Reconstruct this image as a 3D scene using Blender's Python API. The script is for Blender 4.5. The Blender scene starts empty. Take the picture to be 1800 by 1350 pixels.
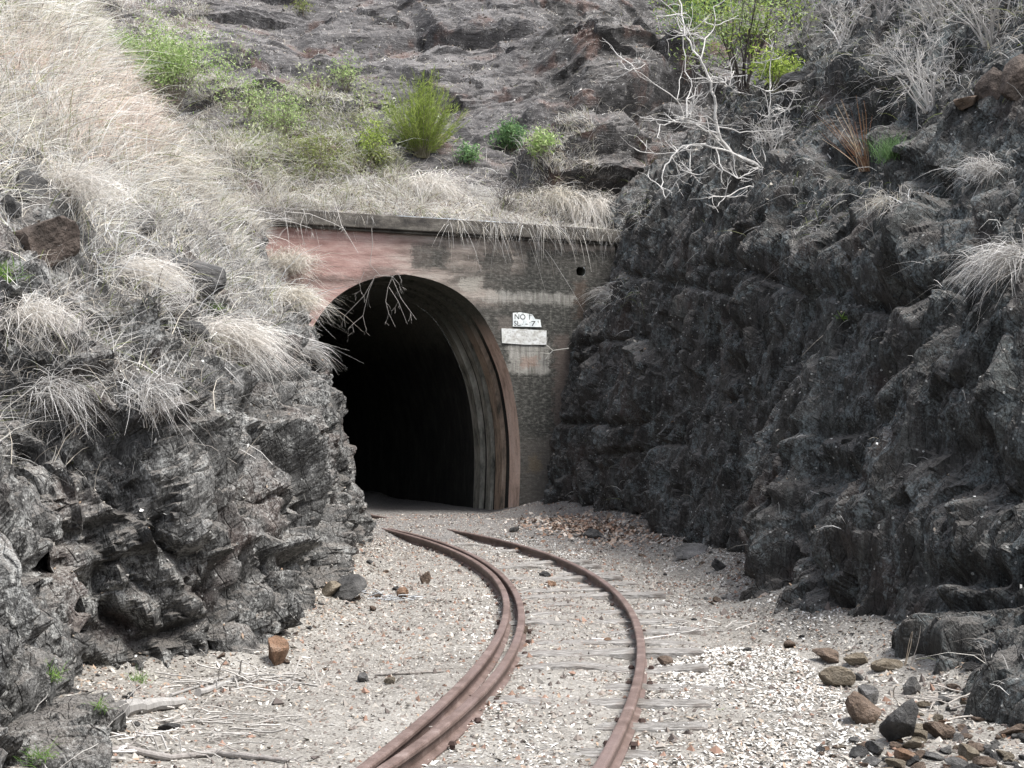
import bpy, math, random
import numpy as np
from mathutils import Vector, Matrix, noise as mnoise
from mathutils.bvhtree import BVHTree
random.seed(7); RNG = np.random.default_rng(7)
SC = bpy.context.scene; COL = SC.collection
F = 2400.0; TH = math.atan(88 / F); CAMZ = 1.8
ct, st = math.cos(TH), math.sin(TH)

# ------------------------------------------------------------------ camera geometry used while laying out the site
def raydir(px, py):
    dx = (px - 900) / F; up = (675 - py) / F
    return np.array([dx, ct - up * st, st + up * ct])
def at(px, py, Y):
    d = raydir(px, py); return np.array([0, 0, CAMZ]) + d * (Y / d[1])
def atz(px, py, z=0.0):
    d = raydir(px, py); return np.array([0, 0, CAMZ]) + d * ((z - CAMZ) / d[2])
def proj(P):
    P = np.asarray(P, float); X, Y, Z = P[..., 0], P[..., 1], P[..., 2] - CAMZ
    f = np.maximum(Y * ct + Z * st, 0.05); u = -Y * st + Z * ct
    return 900 + F * X / f, 675 - F * u / f

# ------------------------------------------------------------------ numpy noise
def hsh(ix, iy, iz, s):
    h = (ix.astype(np.int64) * 374761393 + iy.astype(np.int64) * 668265263 + iz.astype(np.int64) * 2147483647 + s * 1274126177) & 0xFFFFFFFF
    h = ((h ^ (h >> 13)) * 1274126177) & 0xFFFFFFFF
    h = ((h ^ (h >> 16)) * 2246822519) & 0xFFFFFFFF
    h = h ^ (h >> 15)
    return (h & 0xFFFFFF) / float(0xFFFFFF)
def vnoise(P, s=0):
    i = np.floor(P); f = P - i; f = f * f * (3 - 2 * f); i = i.astype(np.int64)
    r = 0
    for a in (0, 1):
        wa = f[:, 0] if a else 1 - f[:, 0]
        for b in (0, 1):
            wb = f[:, 1] if b else 1 - f[:, 1]
            for c in (0, 1):
                wc = f[:, 2] if c else 1 - f[:, 2]
                r = r + wa * wb * wc * hsh(i[:, 0] + a, i[:, 1] + b, i[:, 2] + c, s)
    return r * 2 - 1
def fbm(P, s=0, o=4):
    r = 0; a = 0.5; q = P.copy()
    for k in range(o):
        r = r + a * vnoise(q, s + k * 17); q = q * 2.03 + 3.1; a *= 0.5
    return r
def blocks(P, size, seed, aniso=None, tilt=1.0, crack=0.0, cw=0.08, warp=0.25, blend=0.085):
    """faceted blocks: every Voronoi cell of rock gets its own level and its own tilted plane"""
    q = P.copy()
    if aniso is not None: q = q @ aniso
    q = q / size
    q = q + warp * np.stack([vnoise(q * 1.3, seed + 5), vnoise(q * 1.3, seed + 6), vnoise(q * 1.3, seed + 7)], 1)
    c0 = np.floor(q).astype(np.int64); n = len(q)
    d1 = np.full(n, 9e9); d2 = np.full(n, 9e9); v1 = np.zeros(n); v2 = np.zeros(n)
    for a in (-1, 0, 1):
        for b in (-1, 0, 1):
            for c in (-1, 0, 1):
                ix, iy, iz = c0[:, 0] + a, c0[:, 1] + b, c0[:, 2] + c
                j = np.stack([ix + hsh(ix, iy, iz, seed), iy + hsh(ix, iy, iz, seed + 1), iz + hsh(ix, iy, iz, seed + 2)], 1)
                v = q - j; d = (v * v).sum(1)
                dr = np.stack([hsh(ix, iy, iz, seed + 3), hsh(ix, iy, iz, seed + 4), hsh(ix, iy, iz, seed + 8)], 1) * 2 - 1
                val = 0.6 * (hsh(ix, iy, iz, seed + 9) * 2 - 1) + tilt * (v * dr).sum(1)
                near = d < d1; sec = (~near) & (d < d2)
                v2 = np.where(near, v1, np.where(sec, val, v2)); d2 = np.where(near, d1, np.where(sec, d, d2))
                v1 = np.where(near, val, v1); d1 = np.where(near, d, d1)
    e = np.sqrt(d2) - np.sqrt(d1); w = 0.5 * np.clip(1 - e / blend, 0, 1)
    return v1 * (1 - w) + v2 * w - crack * np.exp(-(e / cw) ** 2)

# ------------------------------------------------------------------ object helpers
def tag(o, label=None, cat=None, group=None, kind=None):
    if label: o['label'] = label
    if cat: o['category'] = cat
    if group: o['group'] = group
    if kind: o['kind'] = kind
    return o
def link(name, me, mat=None, parent=None):
    o = bpy.data.objects.new(name, me); COL.objects.link(o)
    if mat and me: me.materials.append(mat)
    if parent: o.parent = parent
    return o
def empty(name, loc=(0, 0, 0), rz=0):
    o = bpy.data.objects.new(name, None); COL.objects.link(o); o.location = loc; o.rotation_euler = (0, 0, rz)
    o.empty_display_size = 0.2
    return o
def npmesh(name, V, Fc, n=4, smooth=False, col=None):
    """V (N,3); Fc (M,n) faces all with n corners"""
    me = bpy.data.meshes.new(name); V = np.ascontiguousarray(V, np.float32); Fc = np.ascontiguousarray(Fc, np.int32)
    me.vertices.add(len(V)); me.vertices.foreach_set('co', V.ravel())
    me.loops.add(Fc.size); me.loops.foreach_set('vertex_index', Fc.ravel())
    me.polygons.add(len(Fc)); me.polygons.foreach_set('loop_start', np.arange(0, Fc.size, n, dtype=np.int32))
    me.update(calc_edges=True)
    me.polygons.foreach_set('use_smooth', np.full(len(Fc), smooth))
    if col is not None:
        a = me.color_attributes.new('Col', 'FLOAT_COLOR', 'POINT')
        c = np.ones((len(V), 4), np.float32); c[:, :3] = col; a.data.foreach_set('color', c.ravel())
    return me
def gridfaces(nu, nv):
    i = np.arange(nu - 1)[:, None] * nv + np.arange(nv - 1)[None, :]
    i = i.ravel(); return np.stack([i, i + nv, i + nv + 1, i + 1], 1)
def gnormals(G):
    du = np.gradient(G, axis=0); dv = np.gradient(G, axis=1)
    n = np.cross(du, dv); n /= np.linalg.norm(n, axis=2, keepdims=True) + 1e-9
    return n
class MB:
    def __init__(s): s.v = []; s.f = []; s.c = []; s.col = (1, 1, 1)
    def add(s, vs, fs):
        b = len(s.v); s.v += [tuple(v) for v in vs]; s.f += [tuple(i + b for i in f) for f in fs]; s.c += [s.col] * len(vs)
    def box(s, x0, x1, y0, y1, z0, z1):
        s.add([(x0, y0, z0), (x1, y0, z0), (x1, y1, z0), (x0, y1, z0), (x0, y0, z1), (x1, y0, z1), (x1, y1, z1), (x0, y1, z1)],
              [(0, 3, 2, 1), (4, 5, 6, 7), (0, 1, 5, 4), (1, 2, 6, 5), (2, 3, 7, 6), (3, 0, 4, 7)])
    def tube(s, pts, rad, n=5):
        pts = [Vector(p) for p in pts]
        if len(pts) < 2: return
        ref = Vector((0.31, 0.17, 0.93)); vs = []
        for i, p in enumerate(pts):
            t = (pts[min(i + 1, len(pts) - 1)] - pts[max(i - 1, 0)]).normalized()
            a = t.cross(ref)
            if a.length < 0.05: a = t.cross(Vector((1, 0, 0)))
            a.normalize(); b = t.cross(a)
            r = rad[i] if hasattr(rad, '__len__') else rad
            for k in range(n):
                w = 2 * math.pi * k / n
                vs.append(p + (a * math.cos(w) + b * math.sin(w)) * r)
        fs = []
        for i in range(len(pts) - 1):
            for k in range(n):
                k2 = (k + 1) % n
                fs.append((i * n + k, i * n + k2, (i + 1) * n + k2, (i + 1) * n + k))
        fs.append(tuple(range(n))[::-1]); fs.append(tuple((len(pts) - 1) * n + k for k in range(n)))
        s.add(vs, fs)
    def mesh(s, name, smooth=False, col=True):
        me = bpy.data.meshes.new(name); me.from_pydata(s.v, [], s.f); me.update()
        if smooth: me.polygons.foreach_set('use_smooth', [True] * len(me.polygons))
        if col and s.v:
            a = me.color_attributes.new('Col', 'FLOAT_COLOR', 'POINT')
            c = np.ones((len(s.v), 4), np.float32); c[:, :3] = np.array(s.c); a.data.foreach_set('color', c.ravel())
        return me
    def build(s, name, mat, parent=None, smooth=False, col=True):
        return link(name, s.mesh(name, smooth, col), mat, parent)

# ------------------------------------------------------------------ materials
class NT:
    def __init__(s, name):
        s.m = bpy.data.materials.new(name); s.m.use_nodes = True; s.t = s.m.node_tree; s.n = s.t.nodes; s.l = s.t.links
        s.b = s.n['Principled BSDF']; s.b.inputs['Roughness'].default_value = 0.85
        s.b.inputs['Specular IOR Level'].default_value = 0.3
        s.co = s.n.new('ShaderNodeTexCoord').outputs['Object']
    def put(s, sock, v):
        if hasattr(v, 'links') or hasattr(v, 'is_output'): s.l.new(v, sock)
        else: sock.default_value = v if not isinstance(v, tuple) or len(v) != 3 or sock.type != 'RGBA' else (*v, 1)
    def map(s, scale=(1, 1, 1), rot=(0, 0, 0), loc=(0, 0, 0), co=None):
        m = s.n.new('ShaderNodeMapping'); s.l.new(co or s.co, m.inputs[0]); m.inputs['Scale'].default_value = scale
        m.inputs['Rotation'].default_value = rot; m.inputs['Location'].default_value = loc; return m.outputs[0]
    def noise(s, sc, det=6, rough=0.6, co=None, dist=0.0):
        m = s.n.new('ShaderNodeTexNoise'); s.l.new(co or s.co, m.inputs['Vector']); m.inputs['Scale'].default_value = sc
        m.inputs['Detail'].default_value = det; m.inputs['Roughness'].default_value = rough; m.inputs['Distortion'].default_value = dist
        return m.outputs[0]
    def vor(s, sc, feat='F1', co=None, out='Distance', rnd=1.0):
        m = s.n.new('ShaderNodeTexVoronoi'); m.feature = feat; s.l.new(co or s.co, m.inputs['Vector']); m.inputs['Scale'].default_value = sc
        m.inputs['Randomness'].default_value = rnd; return m.outputs[out]
    def ramp(s, f, stops, interp='LINEAR'):
        m = s.n.new('ShaderNodeValToRGB'); s.put(m.inputs[0], f); e = m.color_ramp.elements; m.color_ramp.interpolation = interp
        while len(e) < len(stops): e.new(0.5)
        for el, (p, c) in zip(e, stops):
            el.position = p; el.color = (*c, 1) if isinstance(c, tuple) else (c, c, c, 1)
        return m.outputs[0]
    def math(s, op, a, b=0.0, c=None, clamp=False):
        m = s.n.new('ShaderNodeMath'); m.operation = op; m.use_clamp = clamp; s.put(m.inputs[0], a); s.put(m.inputs[1], b)
        if c is not None: s.put(m.inputs[2], c)
        return m.outputs[0]
    def mr(s, v, a, b, c=0.0, d=1.0):
        m = s.n.new('ShaderNodeMapRange'); s.put(m.inputs[0], v); m.inputs[1].default_value = a; m.inputs[2].default_value = b
        m.inputs[3].default_value = c; m.inputs[4].default_value = d; m.interpolation_type = 'SMOOTHSTEP'; return m.outputs[0]
    def mix(s, f, a, b, bt='MIX'):
        m = s.n.new('ShaderNodeMix'); m.data_type = 'RGBA'; m.blend_type = bt; s.put(m.inputs[0], f); s.put(m.inputs[6], a); s.put(m.inputs[7], b)
        return m.outputs[2]
    def sep(s, v):
        m = s.n.new('ShaderNodeSeparateXYZ'); s.l.new(v, m.inputs[0]); return m.outputs
    def attr(s):
        m = s.n.new('ShaderNodeAttribute'); m.attribute_name = 'Col'; return m.outputs['Color']
    def bump(s, h, dist=0.02, strength=1.0, prev=None):
        m = s.n.new('ShaderNodeBump'); s.put(m.inputs['Height'], h); m.inputs['Distance'].default_value = dist
        m.inputs['Strength'].default_value = strength
        if prev is not None: s.l.new(prev, m.inputs['Normal'])
        return m.outputs[0]
    def done(s, col, nrm=None, rough=None):
        s.put(s.b.inputs['Base Color'], col)
        if nrm is not None: s.l.new(nrm, s.b.inputs['Normal'])
        if rough is not None: s.put(s.b.inputs['Roughness'], rough)
        return s.m

def rock_mat(name, c0, c1, c2, lich, lichf, dust, dustf, strata=((1, 1, 1), (0, 0, 0)), speck=0.5, rust=0.3, zone=None, bs=1.0, nkf=0.75):
    t = NT(name); n = t.noise(0.8, 4, 0.65); s = t.map(*strata); ns = t.noise(3.0, 7, 0.72, co=s, dist=0.3)
    nf = t.noise(13, 5, 0.7)
    f = t.math('ADD', t.math('MULTIPLY', n, 0.4), t.math('MULTIPLY', ns, 0.6))
    col = t.ramp(f, [(0.36, c0), (0.5, c1), (0.66, c2)])
    if zone: col = zone(t, col, ns)
    col = t.mix(t.mr(nf, 0.42, 0.68, 0.0, 0.65), col, c0)
    n2 = t.noise(2.2, 5, 0.75, co=t.map(loc=(7, 3, 9)))
    lf = t.math('MULTIPLY', t.mr(n2, 0.50, 0.60), t.mr(nf, 0.56, 0.42))
    col = t.mix(t.math('MULTIPLY', lf, lichf), col, lich)
    rf = t.math('MULTIPLY', t.mr(t.noise(0.9, 3, 0.6, co=t.map(loc=(17, 3, 9))), 0.54, 0.68), rust)
    col = t.mix(rf, col, (0.13, 0.068, 0.05))
    gm = t.n.new('ShaderNodeNewGeometry'); nz = t.sep(gm.outputs['Normal'])[2]
    df = t.math('MULTIPLY', t.mr(t.math('ADD', nz, t.math('MULTIPLY', t.math('SUBTRACT', nf, 0.5), 1.6)), 0.35, 0.95), dustf)
    col = t.mix(df, col, dust)
    vn = t.n.new('ShaderNodeTexVoronoi'); t.l.new(t.co, vn.inputs['Vector']); vn.inputs['Scale'].default_value = 19
    sf = t.math('MULTIPLY', t.math('LESS_THAN', t.math('ADD', vn.outputs[0], t.math('MULTIPLY', nf, 0.5)), 0.47), t.math('GREATER_THAN', t.sep(vn.outputs[1])[0], 1 - 0.10 * speck))
    col = t.mix(t.math('MULTIPLY', sf, 0.8), col, (0.42, 0.42, 0.40))
    e = t.vor(3.6, 'DISTANCE_TO_EDGE', co=t.map(strata[0], (0.2, 0.1, 0)))
    nk = t.noise(48, 3, 0.75); col = t.mix(t.math('MULTIPLY', t.math('MULTIPLY', t.mr(nk, 0.53, 0.60), t.mr(n2, 0.42, 0.58)), nkf), col, lich); col = t.mix(t.mr(nk, 0.47, 0.38, 0, .7), col, c0)
    h = t.math('ADD', t.math('MULTIPLY', ns, 1.4), t.math('MULTIPLY', nf, 0.30)); h = t.math('ADD', h, t.math('MULTIPLY', nk, 0.05)); h = t.math('ADD', h, t.math('MULTIPLY', t.mr(t.math('ADD', e, t.math('MULTIPLY', nf, 0.06)), 0.03, 0.07), 0.22))
    return t.done(col, t.bump(h, 0.085 * bs, 1.0), t.mr(nf, 0.3, 0.7, 0.88, 0.6))
S_R = ((2.2, 2.2, 0.55), (0.35, -0.45, 0.0))
M = {}
M['rock_left'] = rock_mat('weathered_rock', (0.011, 0.0105, 0.010), (0.100, 0.098, 0.094), (0.25, 0.247, 0.237), (0.44, 0.44, 0.42), 0.6, (0.25, 0.225, 0.20), 0.5, ((1.8, 1.8, 0.7), (0.3, 0.5, 0)), 1.2, 0.3, None, 1.0, 0.5)
def rzone(t, col, ns):
    s = t.sep(t.co); q = t.math('ADD', t.math('SUBTRACT', t.math('MULTIPLY', s[0], 1.2), t.math('MULTIPLY', s[1], 0.25)), t.math('MULTIPLY', t.math('SUBTRACT', t.noise(0.5, 4, 0.65), 0.5), 9))
    st2 = t.noise(2.2, 5, 0.7, co=t.map((3.2, 3.2, 0.35), (0.35, -0.5, 0)))
    col = t.mix(t.math('MULTIPLY', t.mr(st2, 0.52, 0.62), 0.55), col, (0.11, 0.115, 0.108)); col = t.mix(t.math('MULTIPLY', t.mr(st2, 0.46, 0.38), 0.6), col, (0.018, 0.017, 0.015))
    return t.mix(t.mr(q, -1.0, 2.5, 0, 0.6), col, t.ramp(st2, [(0.38, (0.020, 0.022, 0.020)), (0.5, (0.047, 0.051, 0.049)), (0.64, (0.13, 0.143, 0.14))]))
M['rock_right'] = rock_mat('dark_rock', (0.012, 0.011, 0.010), (0.046, 0.042, 0.039), (0.092, 0.087, 0.081), (0.17, 0.195, 0.20), 0.6, (0.19, 0.175, 0.16), 0.6, S_R, 0.9, 0.15, rzone, 0.9, 0.5)
def hzone(t, col, ns):
    s = t.sep(t.co); q = t.math('SUBTRACT', s[0], t.math('MULTIPLY', s[1], 0.02)); q = t.math('ADD', q, t.math('MULTIPLY', t.math('SUBTRACT', t.noise(0.35, 4, 0.6), 0.5), 3.5))
    return t.mix(t.mr(q, -1.0, 0.6, 0, 0.92), col, t.ramp(ns, [(0.36, (0.008, 0.0075, 0.007)), (0.52, (0.034, 0.031, 0.029)), (0.68, (0.085, 0.08, 0.075))]))
M['rock_hill'] = rock_mat('hill_rock', (0.022, 0.020, 0.020), (0.066, 0.062, 0.063), (0.145, 0.138, 0.138), (0.27, 0.26, 0.255), 0.4, (0.22, 0.20, 0.185), 0.35, ((0.5, 1, 3.4), (0.0, 0.38, 0)), 1.2, 0.55, hzone, 0.55, 0.5)

def veg_mat(name, rough=0.8, trans=0.42):
    t = NT(name); c = t.attr(); t.done(c, None, rough)
    if trans:
        tr = t.n.new('ShaderNodeBsdfTranslucent'); t.l.new(c, tr.inputs[0]); mx = t.n.new('ShaderNodeMixShader'); mx.inputs[0].default_value = trans
        t.l.new(t.b.outputs[0], mx.inputs[1]); t.l.new(tr.outputs[0], mx.inputs[2]); t.l.new(mx.outputs[0], t.n['Material Output'].inputs[0])
    return t.m
M['veg'] = veg_mat('dry_and_green_foliage')
M['chips'] = veg_mat('litter', 0.9, 0.0)
def wood_mat():
    t = NT('bleached_wood'); n = t.noise(30, 6, 0.7, co=t.map((1, 1, 0.15))); t.done(t.mix(0.3, t.attr(), t.ramp(n, [(0.3, (0.1, 0.09, 0.085)), (0.65, (0.5, 0.48, 0.46))])), t.bump(n, 0.01)); return t.m
M['wood'] = wood_mat()

# ------------------------------------------------------------------ banks
def resample(pl, K, foot_w=None):
    pl = np.array(pl); d = np.r_[0, np.cumsum(np.linalg.norm(np.diff(pl, axis=0), axis=1))]
    t = np.linspace(0, d[-1], K)
    return np.stack([np.interp(t, d, pl[:, k]) for k in range(pl.shape[1])], 1)
def bank(stations, Ys, nv, vpow=1.25, below=0.5):
    """stations: (Y, [(px,py)...]) sections of the bank standing at distance Y, foot first"""
    Yk = []; S = []
    for Y, pts in stations:
        w = np.array([at(px, py, Y)[[0, 2]] for px, py in pts])
        w = np.vstack([[w[0, 0], w[0, 1] - below], w])
        Yk.append(Y); S.append(resample(w, 120))
    S = np.array(S); Yk = np.array(Yk)
    tv = np.linspace(0, 1, nv) ** vpow * 119
    Sv = np.empty((len(Yk), nv, 2))
    for i in range(len(Yk)):
        for k in range(2): Sv[i, :, k] = np.interp(tv, np.arange(120), S[i, :, k])
    G = np.empty((len(Ys), nv, 3))
    for j in range(nv):
        G[:, j, 0] = np.interp(Ys, Yk, Sv[:, j, 0]); G[:, j, 2] = np.interp(Ys, Yk, Sv[:, j, 1])
    for _ in range(4): G[1:-1] = 0.25 * G[:-2] + 0.5 * G[1:-1] + 0.25 * G[2:]
    G[:, :, 1] = Ys[:, None]
    return G
def seg_dist(px, py, poly):
    best = np.full(px.shape, 9e9)
    for (x0, y0), (x1, y1) in zip(poly[:-1], poly[1:]):
        dx, dy = x1 - x0, y1 - y0; L = dx * dx + dy * dy + 1e-9
        t = np.clip(((px - x0) * dx + (py - y0) * dy) / L, 0, 1)
        best = np.minimum(best, np.hypot(px - x0 - t * dx, py - y0 - t * dy))
    return best
def inpoly(px, py, poly):
    r = np.zeros(px.shape, bool); n = len(poly)
    for i in range(n):
        x0, y0 = poly[i]; x1, y1 = poly[(i + 1) % n]
        if y0 == y1: continue
        c = ((y0 > py) != (y1 > py)) & (px < (x1 - x0) * (py - y0) / (y1 - y0) + x0)
        r ^= c
    return r
def sculpt(G, out, feats, amps, seed, aniso=None, soft=None):
    nu, nv, _ = G.shape; N = gnormals(G) * out; P = G.reshape(-1, 3); Nf = N.reshape(-1, 3)
    px, py = proj(P); k = np.ones(len(P)) if soft is None else soft(px, py, P)
    d = np.zeros(len(P)); d += 0.22 * fbm(P * 0.5, seed) * amps.get('big', 1)
    for ft in feats:
        fs = amps.get('feat', 1)
        if ft[0] == 'c': d -= fs * ft[3] * np.exp(-(seg_dist(px, py, ft[1]) / ft[2]) ** 2)
        else:
            (x, y), (rx, ry), a = ft[1:4]; q = ((px - x) / rx) ** 2 + ((py - y) / ry) ** 2
            d += fs * a * np.exp(-q ** 1.5)
    if 'off' in amps: d += amps['off'](P)
    P1 = P + Nf * d[:, None]
    for size, amp, crack in amps['blocks']:
        P1 = P1 + Nf * (k * amp * blocks(P, size, seed + int(size * 100), aniso, 1.0, crack))[:, None]
    P1 = P1 + Nf * (amps['fine'] * fbm(P * 9, seed + 3, 4))[:, None]
    return P1.reshape(nu, nv, 3)

YS = np.r_[np.linspace(-14, 5.8, 36), np.exp(np.linspace(math.log(6.0), math.log(34.5), 760))]
def near(st, pts_shift):   # carry the nearest section on past the camera
    Y, pts = st; w = [at(px, py, Y) for px, py in pts]; return w
L_ST = [
 (7.6, [(158, 1342), (158, 1240), (100, 1130), (50, 1020), (-60, 900), (-300, 720), (-600, 520), (-1000, 250), (-1700, -150)]),
 (8.8, [(120, 1262), (108, 1190), (80, 1080), (40, 980), (-40, 860), (-250, 680), (-520, 470), (-900, 180), (-1500, -250)]),
 (9.8, [(112, 1205), (80, 1130), (40, 1000), (20, 880), (-60, 760), (-200, 620), (-420, 420), (-760, 100), (-1200, -300)]),
 (10.4, [(418, 1180), (395, 1090), (360, 960), (290, 830), (210, 700), (110, 570), (-20, 440), (-230, 240), (-560, -30), (-950, -350)]),
 (12.5, [(522, 1110), (538, 1050), (512, 940), (470, 850), (400, 740), (310, 610), (200, 480), (70, 340), (-130, 150), (-400, -90), (-750, -380)]),
 (14.5, [(562, 1062), (562, 960), (530, 820), (480, 700), (400, 590), (300, 470), (180, 340), (40, 200), (-170, 20), (-470, -230)]),
 (18.0, [(605, 1003), (605, 900), (570, 760), (525, 650), (460, 560), (380, 470), (280, 360), (160, 230), (10, 80), (-220, -130)]),
 (21.4, [(634, 968), (630, 880), (605, 770), (575, 670), (542, 600), (524, 552), (450, 475), (360, 370), (260, 250), (140, 115), (0, -30), (-250, -260)]),
 (24.0, [(596, 943), (570, 800), (540, 650), (505, 560), (465, 490), (415, 410), (345, 330), (255, 220), (145, 90), (0, -60), (-200, -250)]),
 (27.2, [(500, 921), (495, 700), (486, 500), (470, 400), (430, 372), (370, 330), (295, 240), (215, 130), (115, 10), (0, -120), (-150, -270)]),
 (29.0, [(380, 905), (370, 600), (360, 420), (330, 340), (300, 280), (250, 210), (180, 100), (90, -30), (0, -130), (-200, -340)]),
]
R_ST = [
 (7.6, [(1940, 1342), (2030, 1200), (2250, 950), (2450, 650), (2700, 350), (3000, 0), (3400, -400), (4000, -900)]),
 (9.2, [(1745, 1232), (1830, 1120), (1950, 950), (2080, 700), (2230, 450), (2420, 150), (2650, -200), (3000, -650)]),
 (10.6, [(1630, 1172), (1700, 1020), (1790, 830), (1890, 640), (1990, 460), (2120, 260), (2300, 0), (2600, -380)]),
 (12.8, [(1432, 1102), (1480, 980), (1540, 800), (1610, 620), (1690, 470), (1790, 350), (1880, 200), (2010, 0), (2250, -350)]),
 (15.6, [(1352, 1041), (1375, 900), (1420, 700), (1470, 530), (1530, 410), (1600, 330), (1660, 220), (1730, 90), (1820, -60), (2000, -330)]),
 (20.4, [(1202, 976), (1225, 800), (1250, 620), (1285, 470), (1335, 350), (1400, 280), (1470, 180), (1540, 70), (1640, -60), (1850, -330)]),
 (25.0, [(1102, 936), (1095, 800), (1115, 650), (1130, 500), (1160, 400), (1195, 320), (1290, 240), (1390, 130), (1480, 20), (1600, -150), (1800, -400)]),
 (30.1, [(962, 895), (980, 740), (1000, 640), (1002, 580), (1062, 515), (1078, 430), (1092, 372), (1170, 300), (1290, 200), (1390, 80), (1500, -60), (1700, -300)]),
 (34.5, [(990, 880), (1000, 640), (1040, 520), (1070, 430), (1090, 360), (1180, 280), (1300, 160), (1400, 30), (1500, -100), (1700, -350)]),
]
def extend(st):
    Y, pts = st[0]; out = []
    for yy in (-14, 0):
        q = []
        for px, py in pts:
            w = at(px, py, Y); q.append((w[0], w[2]))
        out.append((yy, q))
    return out
def bank2(st, Ys, nv, vpow):
    G = bank(st, np.maximum(Ys, st[0][0]), nv, vpow); G[:, :, 1] = Ys[:, None]; return G
AN_R = np.array(Matrix.Rotation(math.radians(28), 3, 'Y')) @ np.diag([1.0, 0.9, 0.38])
AN_L = np.array(Matrix.Rotation(math.radians(-32), 3, 'Y')) @ np.diag([1.35, 1.0, 0.62])
L_FEAT = [
 ('b', (48, 830), (22, 45), -0.55), ('b', (445, 722), (38, 30), -0.6), ('b', (325, 560), (38, 26), -0.35),
 ('c', [(60, 950), (150, 935), (220, 925)], 20, 0.26), ('b', (140, 880), (70, 45), 0.30), ('c', [(0, 985), (60, 1005)], 14, 0.3),
 ('b', (285, 1000), (90, 75), 0.16), ('b', (345, 1035), (30, 12), -0.22), ('b', (270, 1075), (110, 40), 0.2), ('c', [(240, 1125), (330, 1100), (370, 1085)], 9, 0.2),
 ('b', (270, 1165), (140, 45), 0.34), ('b', (285, 830), (60, 95), 0.25), ('b', (370, 780), (40, 60), 0.22),
 ('b', (460, 1080), (60, 45), 0.3), ('c', [(520, 640), (530, 800), (500, 900)], 12, 0.22), ('b', (500, 610), (45, 30), 0.2),
 ('b', (500, 632), (28, 12), -0.3), ('b', (60, 1210), (70, 110), 0.2), ('c', [(0, 1285), (60, 1262), (90, 1230)], 10, 0.25),
 ('b', (160, 640), (50, 35), 0.3), ('c', [(110, 668), (200, 672)], 10, 0.3), ('b', (40, 300), (30, 30), 0.3), ('b', (80, 380), (40, 45), 0.4),
 ('c', [(380, 900), (395, 1000), (385, 1150)], 9, 0.25), ('b', (430, 960), (50, 60), 0.15), ('b', (150, 1060), (40, 70), 0.2), ('c', [(165, 1000), (180, 1080), (230, 1100)], 10, 0.25)]
R_FEAT = [
 ('c', [(1000, 612), (1060, 598), (1130, 592)], 6, 0.25), ('c', [(985, 742), (1060, 738), (1085, 752), (1130, 742), (1150, 720)], 7, 0.3),
 ('c', [(1035, 798), (1080, 800), (1190, 776)], 5, 0.2), ('b', (1295, 650), (16, 26), -0.5), ('c', [(1290, 560), (1310, 640), (1280, 700)], 10, 0.2),
 ('c', [(1430, 780), (1500, 750), (1590, 660), (1700, 560), (1810, 480)], 13, 0.3), ('b', (1710, 800), (90, 45), -0.45), ('b', (1760, 860), (80, 40), -0.5),
 ('b', (1740, 1025), (80, 24), -0.45), ('b', (1480, 840), (50, 34), -0.4), ('c', [(1500, 540), (1620, 540), (1720, 480)], 10, 0.28),
 ('b', (1460, 470), (80, 45), 0.3), ('b', (1600, 470), (90, 45), 0.25), ('b', (1640, 330), (40, 80), 0.4), ('b', (1680, 365), (30, 26), -0.6), ('c', [(1600, 200), (1600, 330)], 14, 0.3),
 ('b', (1520, 215), (45, 26), -0.55), ('b', (1500, 160), (50, 14), -0.5), ('b', (1480, 290), (24, 22), -0.45), ('b', (1540, 130), (50, 40), 0.35),
 ('b', (1400, 290), (50, 50), 0.3), ('b', (1350, 440), (90, 30), 0.2), ('c', [(1330, 470), (1430, 395), (1500, 350), (1600, 330)], 8, -0.18),
 ('b', (1375, 1045), (22, 20), -0.3), ('b', (1600, 940), (110, 60), 0.25), ('b', (1430, 960), (55, 60), 0.22), ('c', [(1420, 900), (1460, 1010), (1500, 1090)], 14, 0.3),
 ('b', (1720, 1150), (110, 40), 0.35), ('c', [(1600, 1130), (1700, 1085), (1810, 1060)], 12, 0.25), ('c', [(1250, 470), (1330, 480), (1420, 520), (1500, 500)], 8, 0.2),
 ('c', [(1390, 620), (1420, 720), (1400, 850)], 9, 0.2), ('c', [(1180, 420), (1200, 560), (1190, 700)], 7, 0.2), ('b', (1350, 540), (60, 40), 0.15), ('c', [(1100, 480), (1200, 500), (1290, 520)], 7, 0.18)]
GL = bank2(L_ST, YS, 400, 1.12); NL = 1
GR = bank2(R_ST, YS, 400, 1.12)
# ------------------------------------------------------------------ displaced banks
def outsign(G, want):
    n = gnormals(G[-520:]); s = np.sign(np.mean(n[..., 0]) * want); return s if s != 0 else 1
def softL(px, py, P):
    return np.where(inpoly(px, py, [(-3000, -3000), (420, -3000), (700, 300), (470, 560), (300, 500), (200, 560), (-200, 250)]), 0.35, 1.0)
GL = sculpt(GL, outsign(GL, 1), L_FEAT, {'big': 0.9, 'fine': 0.03, 'blocks': [(0.9, 0.30, 0.10), (0.36, 0.19, 0.22), (0.14, 0.085, 0.26)], 'feat': 0.5, 'off': lambda P: -0.13 * np.clip((P[:, 1] - 15) / 3, 0, 1)}, 11, AN_L, softL)
GR = sculpt(GR, outsign(GR, -1), R_FEAT, {'big': 0.5, 'fine': 0.022, 'blocks': [(1.5, 0.24, 0.08), (0.55, 0.17, 0.2), (0.2, 0.085, 0.26), (0.085, 0.03, 0.26)], 'feat': 0.55, 'off': lambda P: 0.20 * np.clip((18 - P[:, 1]) / 4, 0, 1)}, 47, AN_R)
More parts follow.
